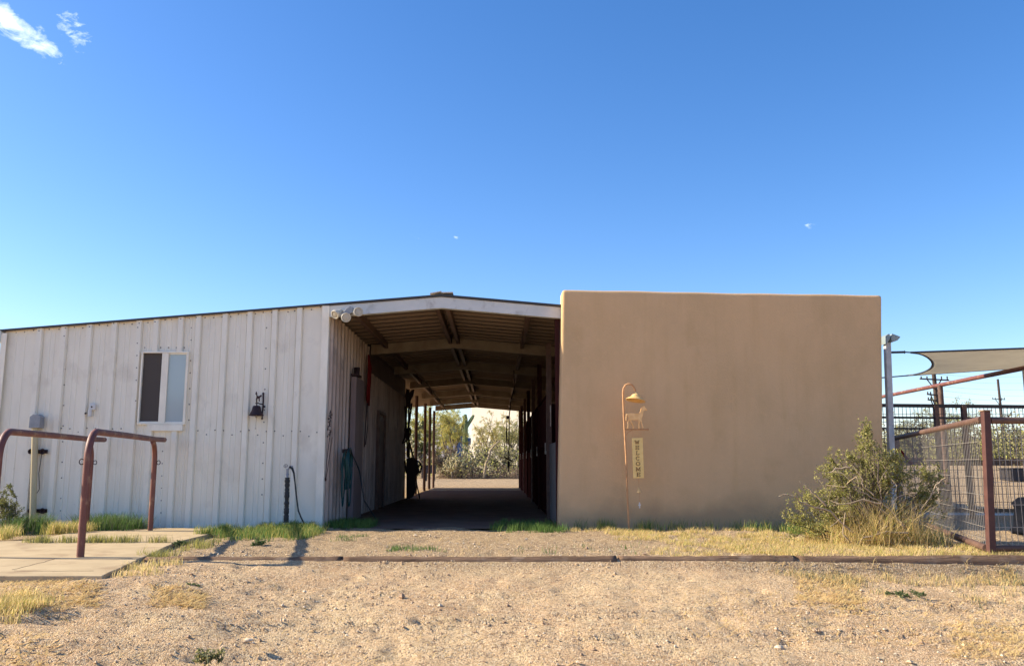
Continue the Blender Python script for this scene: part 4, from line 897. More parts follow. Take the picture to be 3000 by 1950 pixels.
upole(2733, 1070, 58, .17, ((1112, 1.0), (1157, .5), (1173, .45)), 'dark wooden utility pole rising behind the fence just right of the light pole')
upole(2923, 1110, 110, .18, ((1169, .85),), 'thin utility pole with one crossarm in the distance at the far right')
for k, (ya, yb, wh) in enumerate(((1096, 1100, 'topmost'), (1112, 1120, 'second from the top'), (1130, 1140, 'third from the top'), (1142, 1160, 'fourth from the top'), (1160, 1172, 'fifth from the top'), (1178, 1196, 'lowest'))):
    m_ = MB(); pts = []
    for u in np.linspace(0, 1, 12):
        px = 2750+u*300; py = ya+(yb-ya)*u+6*math.sin(math.pi*u); pts.append(wpt(px, py, 58+52*u))
    m_.tube(pts, .010, 4); tag(m_.build('power_line', 'dark_wire'), wh+' of the thin power lines between the utility poles', 'power line', 'power lines')

# ------------------------------------------------------------------ vegetation builders
def twigs_from(rng, base, tip, n_seg=6, wob=.12):
    base = np.array(base, float); tip = np.array(tip, float); L = np.linalg.norm(tip-base); pts = []
    off = rng.normal(size=3)*wob*L
    for k in range(n_seg+1):
        t_ = k/n_seg; pts.append(base+(tip-base)*t_+off*math.sin(math.pi*t_)+rng.normal(size=3)*wob*.15*L*(0 if k in (0,) else 1))
    return pts
def bush(name, base, blobs, label, cat, lm, bark='bark', leaf=(.02, .009), leaves=250, twn=10, stem_r=.012, parent_group=None, seed=1, up=.4, twig_r=.003):
    rng = np.random.default_rng(seed); t = empty(name, base, label, cat, parent_group); st = MB(); C = []
    for (c_, r_, k_) in blobs:
        c_ = np.array(c_, float); b_ = np.array(base, float)+rng.normal(size=3)*[.08, .08, 0]
        p = twigs_from(rng, b_, c_); st.tube(p, [stem_r*(1-.6*i/(len(p)-1)) for i in range(len(p))], 5)
        for q in range(int(twn*k_)):
            d_ = rvec(rng, 1)[0]; d_[2] = d_[2]*.8+.15; e = c_+d_*r_*np.array([1, 1, 1.1])*rng.uniform(.55, 1.15)
            src = p[rng.integers(3, len(p))]; tw = twigs_from(rng, src, e, 4, .18); st.tube(tw, [twig_r*1.5, twig_r*1.3, twig_r, twig_r*.8, twig_r*.5], 3, cap=False)
            m = int(leaves*k_/(twn*k_)*rng.uniform(.5, 1.5)); u = rng.uniform(.15, 1.05, m)
            seg = np.array(tw); ii = np.minimum((u*4).astype(int), 3); fr_ = u*4-ii
            C.append(seg[ii]*(1-fr_)[:, None]+seg[np.minimum(ii+1, 4)]*fr_[:, None]+rng.normal(size=(m, 3))*r_*.09)
    st.build('stems', bark, t)
    C = np.concatenate(C); V_, F_ = leaf_quads(rng, C, leaf[0], leaf[1], up); mi = (rng.uniform(size=len(F_)) > .6).astype(int) if isinstance(lm, list) else None
    npmesh('foliage', V_, F_, lm, mi, t); return t
def tree(name, base, H, Wd, label, lm, bark='bark', seed=1, n_limb=7, leaves=5000, leaf=(.10, .04), trunk_r=.12, lean=(0, 0), group=None, flat=.75, cat='tree', droop=0):
    rng = np.random.default_rng(seed); base = np.array(base, float); t = empty(name, base, label, cat, group); st = MB(); C = []
    fork = base+np.array([lean[0]*H*.3, lean[1]*H*.3, H*.22]); st.tube([base-np.array([0, 0, .1]), (base+fork)/2+rng.normal(size=3)*.05, fork], [trunk_r, trunk_r*.85, trunk_r*.75], 8)
    per = leaves//(n_limb*6)
    for i in range(n_limb):
        a_ = 2*math.pi*i/n_limb+rng.uniform(-.4, .4); rad = Wd/2*rng.uniform(.35, .8); tip = fork+np.array([math.cos(a_)*rad+lean[0]*H*.5, math.sin(a_)*rad, (H*.78-H*.22)*rng.uniform(.55, 1.1)])
        limb = twigs_from(rng, fork, tip, 6, .10); st.tube(limb, [trunk_r*.5*(1-.8*k/6) for k in range(7)], 5)
        for q in range(6):
            src = limb[rng.integers(2, 7)]; d_ = rvec(rng, 1)[0]; d_[2] = d_[2]*flat+.25
            e = np.array(src)+d_*Wd*rng.uniform(.14, .27); tw = twigs_from(rng, src, e, 4, .15); st.tube(tw, [trunk_r*.12, trunk_r*.1, trunk_r*.08, trunk_r*.06, trunk_r*.03], 3, cap=False)
            for w_ in range(7):
                s2 = tw[rng.integers(1, 5)]; d2 = rvec(rng, 1)[0]; e2 = np.array(s2)+d2*Wd*rng.uniform(.05, .13)+np.array([0, 0, -droop])
                m = max(3, per//7); u = rng.uniform(0, 1, m)[:, None]; C.append(np.array(s2)*(1-u)+e2*u+rng.normal(size=(m, 3))*Wd*.012)
    st.build('trunk', bark, t); C = np.concatenate(C); C[:, 2] = np.maximum(C[:, 2], base[2]+.1); V_, F_ = leaf_quads(rng, C, leaf[0], leaf[1], .5)
    npmesh('crown', V_, F_, lm, (rng.uniform(size=len(F_)) > .6).astype(int) if isinstance(lm, list) else None, t); return t
def blades(rng, P, H, w, lean=.5, seg=2):
    """grass blades at P (n,3)"""
    n_ = len(P); h = H*rng.uniform(.45, 1.25, n_); a_ = rng.uniform(0, 2*math.pi, n_); d = np.stack([np.cos(a_), np.sin(a_), np.zeros(n_)], 1); s = np.stack([-np.sin(a_+rng.uniform(-1, 1, n_)), np.cos(a_), np.zeros(n_)], 1)
    ln = (lean*rng.uniform(.1, 1, n_)*h)[:, None]; ww = (w*rng.uniform(.6, 1.3, n_)/2)[:, None]; hz = np.zeros((n_, 3)); hz[:, 2] = h
    b0 = P-s*ww; b1 = P+s*ww; m0 = P+hz*.55+d*ln*.35-s*ww*.8; m1 = P+hz*.55+d*ln*.35+s*ww*.8; tp = P+hz*.95+d*ln; tp2 = tp+s*.0008
    V_ = np.stack([b0, b1, m1, m0, tp2, tp], 1).reshape(-1, 3); k = np.arange(n_)*6
    F_ = np.concatenate([np.stack([k, k+1, k+2, k+3], 1), np.stack([k+3, k+2, k+4, k+5], 1)]); return V_, F_
def scatter(rng, patches):
    out_ = []
    for (x0, x1, y0, y1, n_, cl) in patches:
        if cl: 
            nc = max(1, int(n_/cl)); cx = rng.uniform(x0, x1, nc); cy = rng.uniform(y0, y1, nc); k = rng.integers(0, nc, n_)
            x = cx[k]+rng.normal(size=n_)*.05; y = cy[k]+rng.normal(size=n_)*.05
        else: x = rng.uniform(x0, x1, n_); y = rng.uniform(y0, y1, n_)
        out_.append(np.stack([x, y, gheight(x, y)-.004], 1))
    return np.concatenate(out_)
def grass(name, patches, H, w, mats, label, cat, seed, lean=.6):
    rng = np.random.default_rng(seed); P = scatter(rng, patches)
    on = (P[:, 0] < -3.9) & (P[:, 1] > 7.8) & (P[:, 1] < 12.9); P[on, 2] = np.where(P[on, 1] > 0, SZ-.01, 0)
    V_, F_ = blades(rng, P, H, w, lean); n_ = len(P); mi = (rng.uniform(size=n_) > .65).astype(int) if isinstance(mats, list) else None
    if mi is not None: mi = np.concatenate([mi, mi])
    return tag(npmesh(name, V_, F_, mats, mi), label, cat, None, 'stuff')
def gx(px, Y): return wpt(px, 1500, Y).x
# dry grass along the stucco wall, to the right
grass('dry_grass', [(gx(1680, 12.6), gx(1800, 12.6), 12.9, 13.6, 260, 22), (gx(1760, 12.4), gx(1930, 12.4), 12.5, 13.5, 900, 30), (gx(1800, 11.8), gx(2330, 11.8), 11.6, 13.4, 3600, 34),
      (gx(1950, 10.8), gx(2420, 10.8), 10.2, 11.8, 2600, 34), (gx(2150, 10.2), gx(2900, 10.2), 9.7, 11.5, 6500, 30), (gx(2300, 9.7), gx(3050, 9.7), 9.45, 9.9, 2500, 26), (gx(1900, 9.7), gx(2400, 9.7), 9.6, 10.4, 700, 24)],
      .062, .006, ['dry_grass', 'yellow_grass'], 'golden dry grass along the foot of the tan wall', 'grass', 11, 1.1)
grass('timber_grass', [(gx(2280, 9.1), gx(3000, 9.1), 8.85, 9.3, 1500, 20), (gx(2330, 8.8), gx(2560, 8.8), 8.4, 9.0, 260, 14), (gx(2760, 8.6), gx(3050, 8.6), 7.9, 9.0, 420, 14)], .07, .006, ['dry_grass', 'grey_weed'], 'straggly dry grass in front of the dark timber at the right', 'grass', 12, 1.1)
grass('green_grass', [(gx(2330, 12.6), gx(2520, 12.6), 11.9, 13.3, 2600, 40), (gx(2180, 13), gx(2400, 13), 13.0, 13.6, 600, 30), (gx(1700, 13), gx(2200, 13), 13.3, 13.65, 600, 20)], .16, .006, ['green_grass', 'yellow_grass'], 'fresh green grass beside the creosote bush at the tan wall', 'grass', 13, .5)
grass('corner_grass', [(gx(620, 12.9), gx(935, 12.9), 12.3, 13.5, 4200, 50), (gx(840, 13.6), gx(915, 13.6), 13.3, 13.8, 1400, 40), (gx(640, 11.8), gx(900, 11.8), 11.6, 12.4, 700, 14), (gx(760, 13.5), gx(830, 13.6), 13.4, 13.8, 700, 40)], .125, .007, ['green_grass', 'yellow_grass'], 'green grass tufts at the foot of the white wall around the hydrant', 'grass', 14, .6)
grass('breezeway_grass', [(gx(960, 14.2), gx(1090, 14.2), 13.7, 15.0, 2200, 40), (gx(1450, 13.5), gx(1640, 13.5), 12.9, 14.6, 2200, 44)], .12, .007, ['green_grass', 'green_grass'], 'shaded green grass at both sides of the breezeway mouth', 'grass', 15, .6)
grass('slab_weeds', [(-9, gx(115, 12.6), 11.6, 12.5, 2600, 40), (-9, gx(70, 12), 11.0, 11.9, 1500, 30), (gx(165, 12.9), gx(260, 12.9), 12.55, 13.2, 1500, 40)], .17, .007, ['yellow_grass', 'dry_grass'], 'yellow green grass behind the slab at the left', 'grass', 16, .6)
grass('wall_weeds', [(gx(225, 13.4), gx(420, 13.4), 13.1, 13.8, 2400, 40), (gx(20, 13.4), gx(160, 13.4), 12.9, 13.7, 1500, 40)], .24, .008, ['green_grass', 'grey_weed'], 'dark green weeds against the white wall behind the slab', 'weeds', 17, .6)
ry = gpt(300, 1588, SZ).y
grass('joint_grass', [(gx(90, ry), gx(405, ry), ry-.04, ry+.10, 1300, 30), (gx(455, ry), gx(500, ry), ry-.03, ry+.06, 140, 20), (gx(560, 11), gx(640, 11), 10.6, 11.4, 420, 24), (gx(470, 10), gx(540, 10), 9.5, 9.9, 300, 30)], .10, .006, ['yellow_grass', 'grey_weed'], 'thin grass growing from the joint across the slab', 'grass', 18, .6)
grass('slab_edge_grass', [(gx(-40, 7.1), gx(180, 7.1), 6.6, 7.15, 1900, 40), (gx(-40, 6.9), gx(40, 6.9), 6.5, 7.15, 700, 40), (gx(370, 8.6), gx(520, 8.6), 8.0, 9.1, 420, 30)], .09, .005, ['dry_grass', 'yellow_grass'], 'golden grass along the front edge of the slab', 'grass', 19, .7)
grass('pad_tufts', [(gx(1150, 10.5), gx(1300, 10.5), 10.2, 10.7, 420, 26), (gx(1000, 12), gx(1100, 12), 11.5, 12.6, 200, 20), (gx(1500, 11), gx(1900, 11), 9.8, 11, 140, 6)], .06, .006, ['green_grass', 'grey_weed'], 'small green tufts on the gravel before the breezeway', 'grass', 20)
# straw lying on the ground
rng = np.random.default_rng(30)
pp = []
for (px0, px1, py0, py1, n_) in ((440, 600, 1735, 1765, 700), (330, 560, 1890, 1945, 900), (0, 200, 1690, 1790, 1500), (200, 290, 1740, 1775, 420), (2440, 2540, 1700, 1730, 300), (1660, 1790, 1845, 1875, 260), (0, 160, 1820, 1900, 300), (1560, 2200, 1830, 1900, 420), (1650, 2100, 1845, 1870, 120), (2000, 3000, 1700, 1780, 800), (2330, 2520, 1670, 1720, 1100), (2780, 3000, 1740, 1800, 800), (2000, 2600, 1600, 1640, 900), (0, 3000, 1700, 1945, 900), (1090, 1500, 1560, 1640, 200)):
    for k in range(n_):
        g = gpt(rng.uniform(px0, px1), rng.uniform(py0, py1), -.1 if py0 > 1650 else 0); pp.append((g.x, g.y))
pp = np.array(pp); zz = gheight(pp[:, 0], pp[:, 1]); a_ = rng.uniform(0, math.pi, len(pp)); L_ = rng.uniform(.03, .11, len(pp)); D_ = np.stack([np.cos(a_)*L_, np.sin(a_)*L_, rng.uniform(-.01, .03, len(pp))], 1); Sd = np.stack([-np.sin(a_), np.cos(a_), np.zeros(len(pp))], 1)*.0038
C_ = np.stack([pp[:, 0], pp[:, 1], zz+.006], 1); V_ = np.stack([C_-Sd, C_+Sd, C_+D_+Sd*.5, C_+D_-Sd*.5], 1).reshape(-1, 3)
tag(npmesh('straw', V_, np.arange(len(V_)).reshape(-1, 4), 'dry_grass'), 'loose straw stalks scattered over the gravel', 'straw', None, 'stuff')
# pebbles
rng = np.random.default_rng(31)
oct_ = np.array([(1, 0, 0), (0, 1, 0), (-1, 0, 0), (0, -1, 0), (0, 0, .7), (0, 0, -.7)]); of = np.array([(0, 1, 4), (1, 2, 4), (2, 3, 4), (3, 0, 4), (1, 0, 5), (2, 1, 5), (3, 2, 5), (0, 3, 5)])
n_ = 46000; yy = rng.uniform(5.3, 13.3, n_); xx = rng.uniform(-1, 1, n_)*(.62*yy)+.1; keep = ~((xx < -3.7) & (yy > 7.7)); xx, yy = xx[keep], yy[keep]; n_ = len(xx)
sz = np.exp(rng.normal(size=n_)*.5)*.0042; sz = np.clip(sz, .002, .018); sz = sz*(.75+.9*np.clip(vnoise(xx*1.1, yy*1.1, 21)+.3, 0, 1)); big = rng.uniform(size=n_) < .012; sz[big] *= 2.2; an = rng.uniform(0, 6.28, n_); zz = gheight(xx, yy)
base = oct_[None]*(sz[:, None, None])*rng.uniform(.6, 1.25, (n_, 6, 1)); ca, sa = np.cos(an)[:, None], np.sin(an)[:, None]
V_ = np.stack([base[..., 0]*ca-base[..., 1]*sa+xx[:, None], base[..., 0]*sa+base[..., 1]*ca+yy[:, None], base[..., 2]+zz[:, None]+sz[:, None]*.3], -1).reshape(-1, 3)
F_ = (of[None]+(np.arange(n_)*6)[:, None, None]).reshape(-1, 3); mi = np.repeat(rng.choice([0, 1, 2], n_, p=[.35, .35, .3]), 8)
mat('pebble_sand', (.66, .475, .29), .9, spec=.1)
tag(npmesh('gravel', V_, F_, ['white_rock', 'rock', 'pebble_sand'], mi), 'fine pebbles covering the yard', 'gravel', None, 'stuff')
# rocks one can tell apart
def rock(px, py, r_, m, label):
    g = gpt(px, py, -.2); 
    for _ in range(6): g = gpt(px, py, gz(g.x, g.y))
    bm = bmesh.new(); bmesh.ops.create_icosphere(bm, subdivisions=2, radius=r_); rd = random.Random(px)
    for v in bm.verts: v.co *= 1+rd.uniform(-.22, .22); v.co.z *= .62; v.co.x *= 1.25
    me = bpy.data.meshes.new('rock'); bm.to_mesh(me); bm.free(); me.materials.append(MATS[m]); o = bpy.data.objects.new('rock', me); COL.objects.link(o); o.location = (g.x, g.y, g.z+r_*.25); tag(o, label, 'rock')
rock(2283, 1898, .026, 'white_rock', 'whitish stone at the lower right, the biggest on the yard')
rock(728, 1876, .024, 'white_rock', 'pale flat stone at the lower left beside the straw')
rock(1740, 1905, .018, 'rock', 'small brown stone at the bottom centre of the yard')
rock(1785, 1773, .014, 'white_rock', 'small pale stone halfway up the yard right of centre')
rock(775, 1533, .032, 'white_rock', 'white stone in the green grass near the hydrant')
rock(1050, 1895, .016, 'rock', 'small brown stone at the lower centre left of the yard')
rock(2890, 1782, .014, 'rock', 'little brown stone near the right edge of the yard')
# weeds
def weed(px, py, r_, h_, label, mats, seed):
    g = gpt(px, py, -.15)
    for _ in range(6): g = gpt(px, py, gz(g.x, g.y))
    rng = np.random.default_rng(seed); bl = [((g.x+rng.uniform(-r_, r_), g.y+rng.uniform(-r_*.6, r_*.6), g.z+h_*rng.uniform(.3, .9)), h_*.6, 1) for _ in range(7)]
    bush('weed', (g.x, g.y, g.z), bl, label, 'weed', mats, 'grey_weed', (.018, .006), 260, 8, .003, 'weeds on the yard', seed, .6, .0015)
weed(2655, 1748, .17, .05, 'low grey green weed on the sand below the dark timber at the right', ['grey_weed', 'green_grass'], 1)
weed(620, 1940, .11, .07, 'grey green weed at the bottom left edge of the yard', ['grey_weed', 'creosote_pale'], 2)
weed(565, 1728, .05, .05, 'tiny weed alone on the gravel right of the slab', ['grey_weed', 'green_grass'], 3)
weed(530, 1604, .09, .07, 'leafy weed at the right edge of the slab', ['grey_weed', 'green_grass'], 4)
weed(750, 1598, .09, .06, 'sprawling weed between the two rail shadows', ['green_grass', 'grey_weed'], 5)
# creosote bush
def bp_(px, py, Y): return tuple(wpt(px, py, Y))
B0 = (wpt(2560, 1600, 11.2).x, 11.2, 0)
bl = [(bp_(2534, 1250, 11.2), .11, .8), (bp_(2536, 1285, 11.2), .14, 1.0), (bp_(2540, 1320, 11.2), .16, 1.0), (bp_(2530, 1350, 11.2), .17, .9), (bp_(2440, 1340, 11.3), .13, .5), (bp_(2480, 1345, 11.2), .15, .6), (bp_(2425, 1380, 11.3), .17, .8), (bp_(2475, 1400, 11.1), .22, 1.2), (bp_(2440, 1440, 11.4), .2, 1),
      (bp_(2500, 1440, 11.2), .2, .9), (bp_(2390, 1465, 11.3), .18, .8), (bp_(2345, 1455, 11.4), .15, .7), (bp_(2330, 1500, 11.3), .16, .8), (bp_(2330, 1540, 11.2), .13, .6), (bp_(2400, 1500, 11.2), .17, .8), (bp_(2450, 1500, 11.1), .18, .8), (bp_(2375, 1545, 11.1), .12, .4),
      (bp_(2600, 1350, 11.3), .17, .9), (bp_(2640, 1340, 11.3), .16, .8), (bp_(2610, 1390, 11.1), .2, 1.0), (bp_(2660, 1390, 11.2), .2, 1), (bp_(2720, 1385, 11.4), .17, .9), (bp_(2750, 1400, 11.3), .15, .8), (bp_(2740, 1440, 11.2), .16, .8), (bp_(2690, 1440, 11.2), .17, .7), (bp_(2720, 1480, 11.3), .15, .6), (bp_(2550, 1400, 11.5), .2, .7), (bp_(2570, 1450, 11.5), .2, .6)]
bush('creosote_bush', B0, bl, 'large straggly creosote bush with dry grass in it at the corner of the tan wall', 'bush', ['creosote', 'creosote_pale'], 'bark', (.034, .015), 760, 20, .012, None, 5, .4, .0028)
rng = np.random.default_rng(40); st = MB()
for pl_ in ([(2500, 1432), (2540, 1447), (2580, 1470), (2615, 1500), (2640, 1530), (2645, 1550)], [(2480, 1352), (2510, 1372), (2525, 1405), (2530, 1425), (2560, 1450)], [(2425, 1385), (2450, 1375), (2490, 1370)], [(2440, 1480), (2490, 1472), (2530, 1465), (2580, 1475)], [(2530, 1460), (2575, 1485), (2620, 1520), (2660, 1552), (2680, 1555)], [(2345, 1410), (2365, 1425), (2385, 1450), (2420, 1480)], [(2282, 1455), (2300, 1448), (2330, 1455), (2370, 1480), (2430, 1500), (2500, 1560)], [(2660, 1550), (2690, 1520), (2740, 1420), (2770, 1400)], [(2640, 1540), (2700, 1580), (2760, 1615)], [(2484, 1610), (2530, 1575), (2600, 1555), (2660, 1560)], [(2600, 1590), (2640, 1560), (2680, 1555)], [(2480, 1500), (2470, 1560), (2490, 1590)], [(2660, 1600), (2690, 1620), (2700, 1610)], [(2545, 1540), (2560, 1570), (2600, 1540)]):
    Yb = 10.75+rng.uniform(0, .2); P_ = [wpt(x, y, Yb) for x, y in pl_]; P2 = []
    for a, b in zip(P_[:-1], P_[1:]):
        for k in range(3): P2.append(a.lerp(b, k/3)+Vector(rng.normal(size=3)*.008))
    P2.append(P_[-1]); n_ = len(P2); r0 = rng.uniform(.008, .016); st.tube(P2, [r0*(.35+.65*k/(n_-1)) if True else r0 for k in range(n_)], 6)
for k in range(70):
    a = wpt(rng.uniform(2400, 2760), rng.uniform(1400, 1610), rng.uniform(10.7, 11.5)); a.z = max(a.z, .04); st.tube([Vector(p) for p in twigs_from(rng, a, np.array(a)+rng.normal(size=3)*[.22, .15, .14], 4, .2)], [.005, .005, .004, .003, .002], 4)
cbush = bpy.data.objects['creosote_bush']; tag(st.build('bare_branch', 'pale_bark', cbush), 'pale bare dead branches')
rng = np.random.default_rng(41); P = []
for (px0, px1, n_, hh) in ((2470, 2690, 1300, 1), (2400, 2770, 1500, .6)):
    x0, x1 = wpt(px0, 1500, 11).x, wpt(px1, 1500, 11).x; P.append((x0, x1, 10.75, 11.6, n_, 7))
PP = scatter(rng, P); V1, F1 = blades(rng, PP[:1300], .52, .006, 1.1); V2, F2 = blades(rng, PP[1300:], .26, .008, .7)
tag(npmesh('tall_dry_grass', np.concatenate([V1, V2]), np.concatenate([F1, F2+len(V1)]), ['dry_grass', 'yellow_grass'], (rng.uniform(size=len(F1)+len(F2)) > .7).astype(int)), 'tall bleached dry grass standing inside the creosote bush', 'grass', None, 'stuff')
# left edge bush
bush('wall_shrub', (wpt(20, 1560, 13.3).x, 13.2, 0), [(bp_(20, 1440, 13.3), .13, .5), (bp_(35, 1425, 13.3), .1, .3), (bp_(15, 1480, 13.3), .2, .8), (bp_(40, 1490, 13.3), .16, .6), (bp_(-10, 1460, 13.3), .18, .6), (bp_(30, 1520, 13.2), .2, .8), (bp_(-20, 1500, 13.2), .25, .9), (bp_(60, 1525, 13.2), .12, .5)], 'dark green shrub against the white wall at the left edge', 'shrub', ['creosote', 'grey_weed'], 'bark', (.034, .014), 700, 12, .008, None, 8)
# ------------------------------------------------------------------ beyond the breezeway
KB = 1.34
def bg_(px, Y, py=1400):
    if 1100 < px < 1600 and Y < 64: Y = Y*KB
    x = wpt(px, py, Y).x; return (x, Y, gz(x, Y))
tree('palo_verde_tree', bg_(1216, 50), 5.6*KB, 4.6*KB, 'pale green tree seen left of the breezeway posts', ['palo_verde', 'palo_yellow'], 'palo_verde', 51, 8, 15000, (.09*KB, .03*KB), .12*KB)
tree('palo_verde_tree', bg_(1268, 56), 5.4*KB, 3.6*KB, 'tall yellow green tree seen between the breezeway posts', ['palo_verde', 'palo_verde'], 'palo_verde', 52, 8, 14000, (.09*KB, .03*KB), .12*KB)
tree('palo_verde_tree', bg_(1318, 54), 5.0*KB, 3.4*KB, 'golden green tree left of the saguaro seen through the breezeway', ['palo_yellow', 'palo_verde'], 'bark', 53, 8, 15000, (.08*KB, .03*KB), .11*KB)
tree('dark_tree', bg_(1238, 47), 3.5*KB, 1.6*KB, 'dark leafy tree behind the breezeway posts', ['mesquite', 'mesquite'], 'bark', 54, 6, 6000, (.09*KB, .05*KB), .09*KB)
tree('mesquite_tree', bg_(1475, 57), 4.6*KB, 3.6*KB, 'airy yellowish mesquite at the right end of the breezeway view', ['palo_yellow', 'scrub'], 'bark', 55, 8, 14000, (.07*KB, .03*KB), .11*KB, lean=(.05, 0))
tree('mesquite_tree', bg_(1520, 50), 4.0*KB, 3.0*KB, 'grey green mesquite beside the right stall posts', ['scrub', 'palo_verde'], 'bark', 58, 8, 7000, (.08*KB, .03*KB), .11*KB)
tree('mesquite_tree', bg_(1425, 62), 4.8*KB, 3.0*KB, 'thin open mesquite in front of the pale house', ['palo_yellow', 'scrub'], 'bark', 56, 8, 9000, (.07*KB, .03*KB), .10*KB)
tree('brittle_shrub', bg_(1458, 49), 1.7*KB, 3.4*KB, 'grey shrub mass under the mesquites', ['scrub', 'scrub_dark'], 'bark', 57, 8, 8000, (.07*KB, .03*KB), .05*KB, cat='shrub')
tree('brittle_shrub', bg_(1300, 48), 1.7*KB, 3.4*KB, 'low grey brown shrub under the golden green tree', ['scrub_dark', 'brush'], 'bark', 59, 8, 6000, (.07*KB, .03*KB), .05*KB, cat='shrub')
t = empty('bent_trunk_tree', bg_(1425, 46), 'leaning pale bare trunk curving to the right behind the brush', 'tree')
m_ = MB(); m_.tube([wpt(x, y, 46*KB) for x, y in ((1418, 1398), (1425, 1355), (1434, 1335), (1437, 1318), (1450, 1302), (1466, 1288))], [.11, .10, .09, .08, .06, .03], 7); m_.build('trunk', 'pale_bark', t)
# saguaro
def ribbed(m_, pts, rs, nr=14):
    pts = [Vector(p) for p in pts]; n_ = nr*2; vs = []
    for i, p in enumerate(pts):
        d_ = (pts[min(i+1, len(pts)-1)]-pts[max(i-1, 0)]).normalized(); a = d_.orthogonal().normalized(); b = d_.cross(a)
        for j_ in range(n_): q = rs[i]*(1 if j_ % 2 else .86); an_ = 2*math.pi*j_/n_; vs.append(p+(a*math.cos(an_)+b*math.sin(an_))*q)
    m_.smooth = False; m_.add(vs, [(i*n_+j_, i*n_+(j_+1) % n_, (i+1)*n_+(j_+1) % n_, (i+1)*n_+j_) for i in range(len(pts)-1) for j_ in range(n_)]+[tuple(range((len(pts)-1)*n_, len(pts)*n_))])
SY = 80; t = empty('saguaro', bg_(1362, SY), 'tall green saguaro cactus with one raised arm seen through the breezeway', 'cactus')
zt_ = wpt(1362, 1213, SY).z; x0 = wpt(1364, 1300, SY).x; m_ = MB(); zb = 0.
ks = np.linspace(0, 1, 14); ribbed(m_, [(x0-.06*k, SY, zb+(zt_-zb)*k) for k in ks], [(.20+.06*math.sin(math.pi*k*.9))*(1 if k < .93 else .6) for k in ks]); m_.build('stem', 'saguaro_skin', t)
m_ = MB(); A = [wpt(x, y, SY-.1) for x, y in ((1363, 1262), (1368, 1248), (1376, 1235), (1384, 1222), (1388, 1215))]; ribbed(m_, A, [.16, .17, .17, .16, .10], 10); m_.build('arm', 'saguaro_skin', t)
m_ = MB(); A = [wpt(x, y, SY-.1) for x, y in ((1360, 1235), (1352, 1243), (1345, 1250))]; ribbed(m_, A, [.05, .06, .04], 8); m_.build('arm', 'saguaro_skin', t)
# chollas
def cholla(px, Y, H_, W_2, label, seed):
    H_ *= KB; W_2 *= KB
    rng = np.random.default_rng(seed); b_ = np.array(bg_(px, Y)); t = empty('cholla_cactus', b_, label, 'cactus', 'chollas beyond the barn'); m_ = MB(); m_.tube([b_, b_+np.array([0, 0, H_*.4])], .07, 7); m_.build('trunk', 'bark', t)
    m_ = MB()
    for k in range(80):
        th_ = rng.uniform(0, 6.28); rr_ = W_2*rng.uniform(.1, 1); z = H_*rng.uniform(.35, 1)*(1-.35*(rr_/W_2)**2); p = b_+np.array([math.cos(th_)*rr_, math.sin(th_)*rr_, z]); d_ = np.array([math.cos(th_)*.5, math.sin(th_)*.5, rng.uniform(-.9, .9)]); L_ = rng.uniform(.15, .4)
        m_.tube([p, p+d_*L_*.5+rng.normal(size=3)*.03, p+d_*L_], [.035, .045, .025], 6)
    for k in range(14):
        th_ = rng.uniform(0, 6.28); m_.tube(twigs_from(rng, b_+np.array([0, 0, H_*.3]), b_+np.array([math.cos(th_)*W_2*.8, math.sin(th_)*W_2*.8, H_*rng.uniform(.5, .9)]), 4, .1), [.05, .045, .045, .04, .03], 6)
    m_.build('joints', 'cholla_mat', t)
cholla(1352, 47, 1.75, .75, 'pale cholla cactus at the foot of the saguaro', 61); cholla(1383, 48.5, 2.1, .85, 'taller golden cholla cactus right of the saguaro', 62); cholla(1325, 46, 1.3, .55, 'small grey cholla cactus left of the saguaro', 63); cholla(1195, 44, 2.1, .7, 'cholla cactus seen beside the tack rack', 64)
# brush pile
rng = np.random.default_rng(65); n_ = 9000; xx = rng.uniform(wpt(1285, 1400, 63).x, wpt(1520, 1400, 63).x, n_); yy = rng.uniform(62, 66, n_); zz = rng.uniform(0, 1, n_)**1.3*.85*(.7+.5*np.sin(xx*2.3)*.5+.2)
V_, F_ = leaf_quads(rng, np.stack([xx, yy, zz], 1), .28, .018, .1); tag(npmesh('brush_pile', V_, F_, ['brush', 'scrub_dark'], (rng.uniform(size=n_) > .75).astype(int)), 'low heap of dry brown brush across the far end of the yard', 'brush', None, 'stuff')
t = empty('feed_trough', bg_(1262, 43), 'low dark trough behind the breezeway posts', 'trough'); a = wpt(1244, 1385, 54).x; b = wpt(1277, 1385, 54).x; m_ = MB(); m_.box((a, 53.7, .45), (b, 54.2, .93)); m_.box((a-.04, 53.66, .93), (b+.04, 54.24, .97)); m_.build('tank', 'dark_pipe', t, bevel=.02)
m_ = MB()
for x in (a+.1, b-.1): m_.box((x-.05, 53.75, -.05), (x+.05, 54.15, .45))
m_.build('legs', 'dark_pipe', t)
# house
HYc = 95; t = empty('house', (wpt(1500, 1300, HYc).x, HYc, 0), 'big pale stuccoed house beyond the trees, seen through the breezeway', 'house')
xl = wpt(1379, 1300, HYc).x; q = Matrix.Rotation(R(-32), 3, 'Z'); m_ = MB(); m_.box((xl, HYc, -1), (xl+14, HYc+9, 8.6), rot=q, piv=(xl, HYc, 0)); m_.build('wall', 'house_wall', t, bevel=.08)
m_ = MB()
for k in range(4): m_.box((xl+1.0+k*1.9, HYc-1.2, -.5), (xl+1.5+k*1.9, HYc-.8, 4.0+.2*(k % 2)), rot=q, piv=(xl, HYc, 0))
m_.box((xl+.6, HYc-1.3, -.5), (xl+10, HYc-.7, 3.1), rot=q, piv=(xl, HYc, 0)); m_.build('porch_wall', 'house_wall', t, bevel=.05)
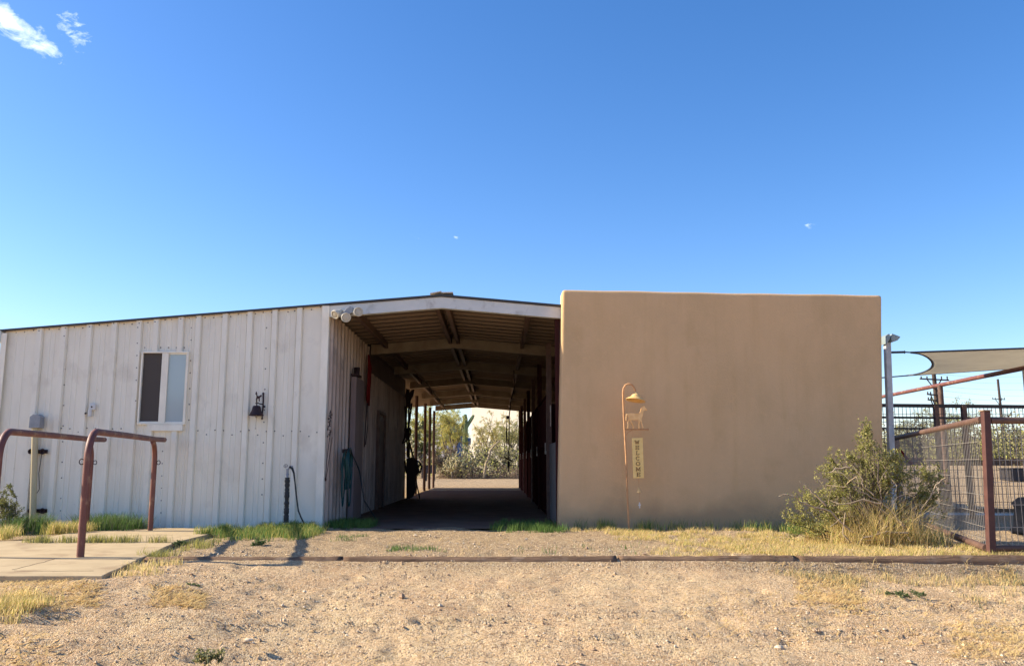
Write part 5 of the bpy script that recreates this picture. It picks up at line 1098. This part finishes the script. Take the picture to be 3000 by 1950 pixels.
# scrub belts (far-off mass) and nearer shrubs
rng = np.random.default_rng(70)
def belt(name, segs, seed, label):
    rng = np.random.default_rng(seed); C = []
    for (a0, a1, r0, r1, n_, h0, h1, per) in segs:
        for k in range(n_):
            az_ = rng.uniform(a0, a1); r_ = rng.uniform(r0, r1); x = r_*math.sin(az_); y = r_*math.cos(az_); h = rng.uniform(h0, h1)*(1+.3*math.sin(az_*23)); w = h*rng.uniform(.6, 1.0)
            p = rvec(rng, per)*rng.uniform(.3, 1, (per, 1))**.5; p[:, 0] *= w; p[:, 1] *= w; p[:, 2] = (p[:, 2]*.5+.5)*h
            C.append(p+np.array([x, y, float(gheight(np.array([x]), np.array([y]), False)[0])]))
    C = np.concatenate(C); V_, F_ = leaf_quads(rng, C, 1, 1, .5); 
    cc = V_.reshape(-1, 4, 3).mean(1, keepdims=True); dist = np.linalg.norm(cc, axis=2, keepdims=True); V_ = (cc+(V_.reshape(-1, 4, 3)-cc)*(dist*.0021)).reshape(-1, 3)
    tag(npmesh(name, V_, F_, ['scrub', 'scrub_dark', 'palo_verde'], rng.choice([0, 1, 2], len(F_), p=[.5, .25, .25])), label, 'scrub', None, 'stuff')
belt('desert_scrub', [(.36, .75, 46, 62, 60, 1.6, 2.9, 420), (.36, .8, 62, 110, 90, 2, 3.4, 300), (-.2, .12, 60, 95, 50, 1.5, 3.0, 260), (-.75, -.45, 60, 140, 60, 1.5, 3.2, 200)], 71, 'mass of grey green desert scrub beyond the fences')
belt('distant_scrub', [(-3.14, 3.14, 140, 420, 420, 2.0, 4.0, 90)], 72, 'far off line of desert scrub on the horizon')
tree('bare_tree', bg_(2985, 44.8), 3.3, 3.2, 'dark twiggy almost leafless tree behind the pen at the right edge', ['scrub_dark', 'scrub'], 'bark', 73, 9, 900, (.06, .03), .10)
tree('desert_tree', bg_(2800, 47), 3.6, 4.2, 'olive green desert tree behind the sloping pen rail', ['scrub', 'palo_verde'], 'bark', 74, 9, 9000, (.08, .04), .10)
tree('desert_tree', bg_(2690, 46), 2.7, 3.6, 'low grey desert tree behind the mesh, right of the light pole', ['scrub', 'scrub_dark'], 'bark', 75, 9, 7000, (.08, .04), .10)
print('XL', XL, 'XC', XC, 'XA', XA, 'ZAP', ZAP, 'ax', ax0, ax1, az0, 'nb', nb, 'fb', fb, 'NP', NP, 'verts', sum(len(o.data.vertices) for o in bpy.data.objects if o.type == 'MESH'))
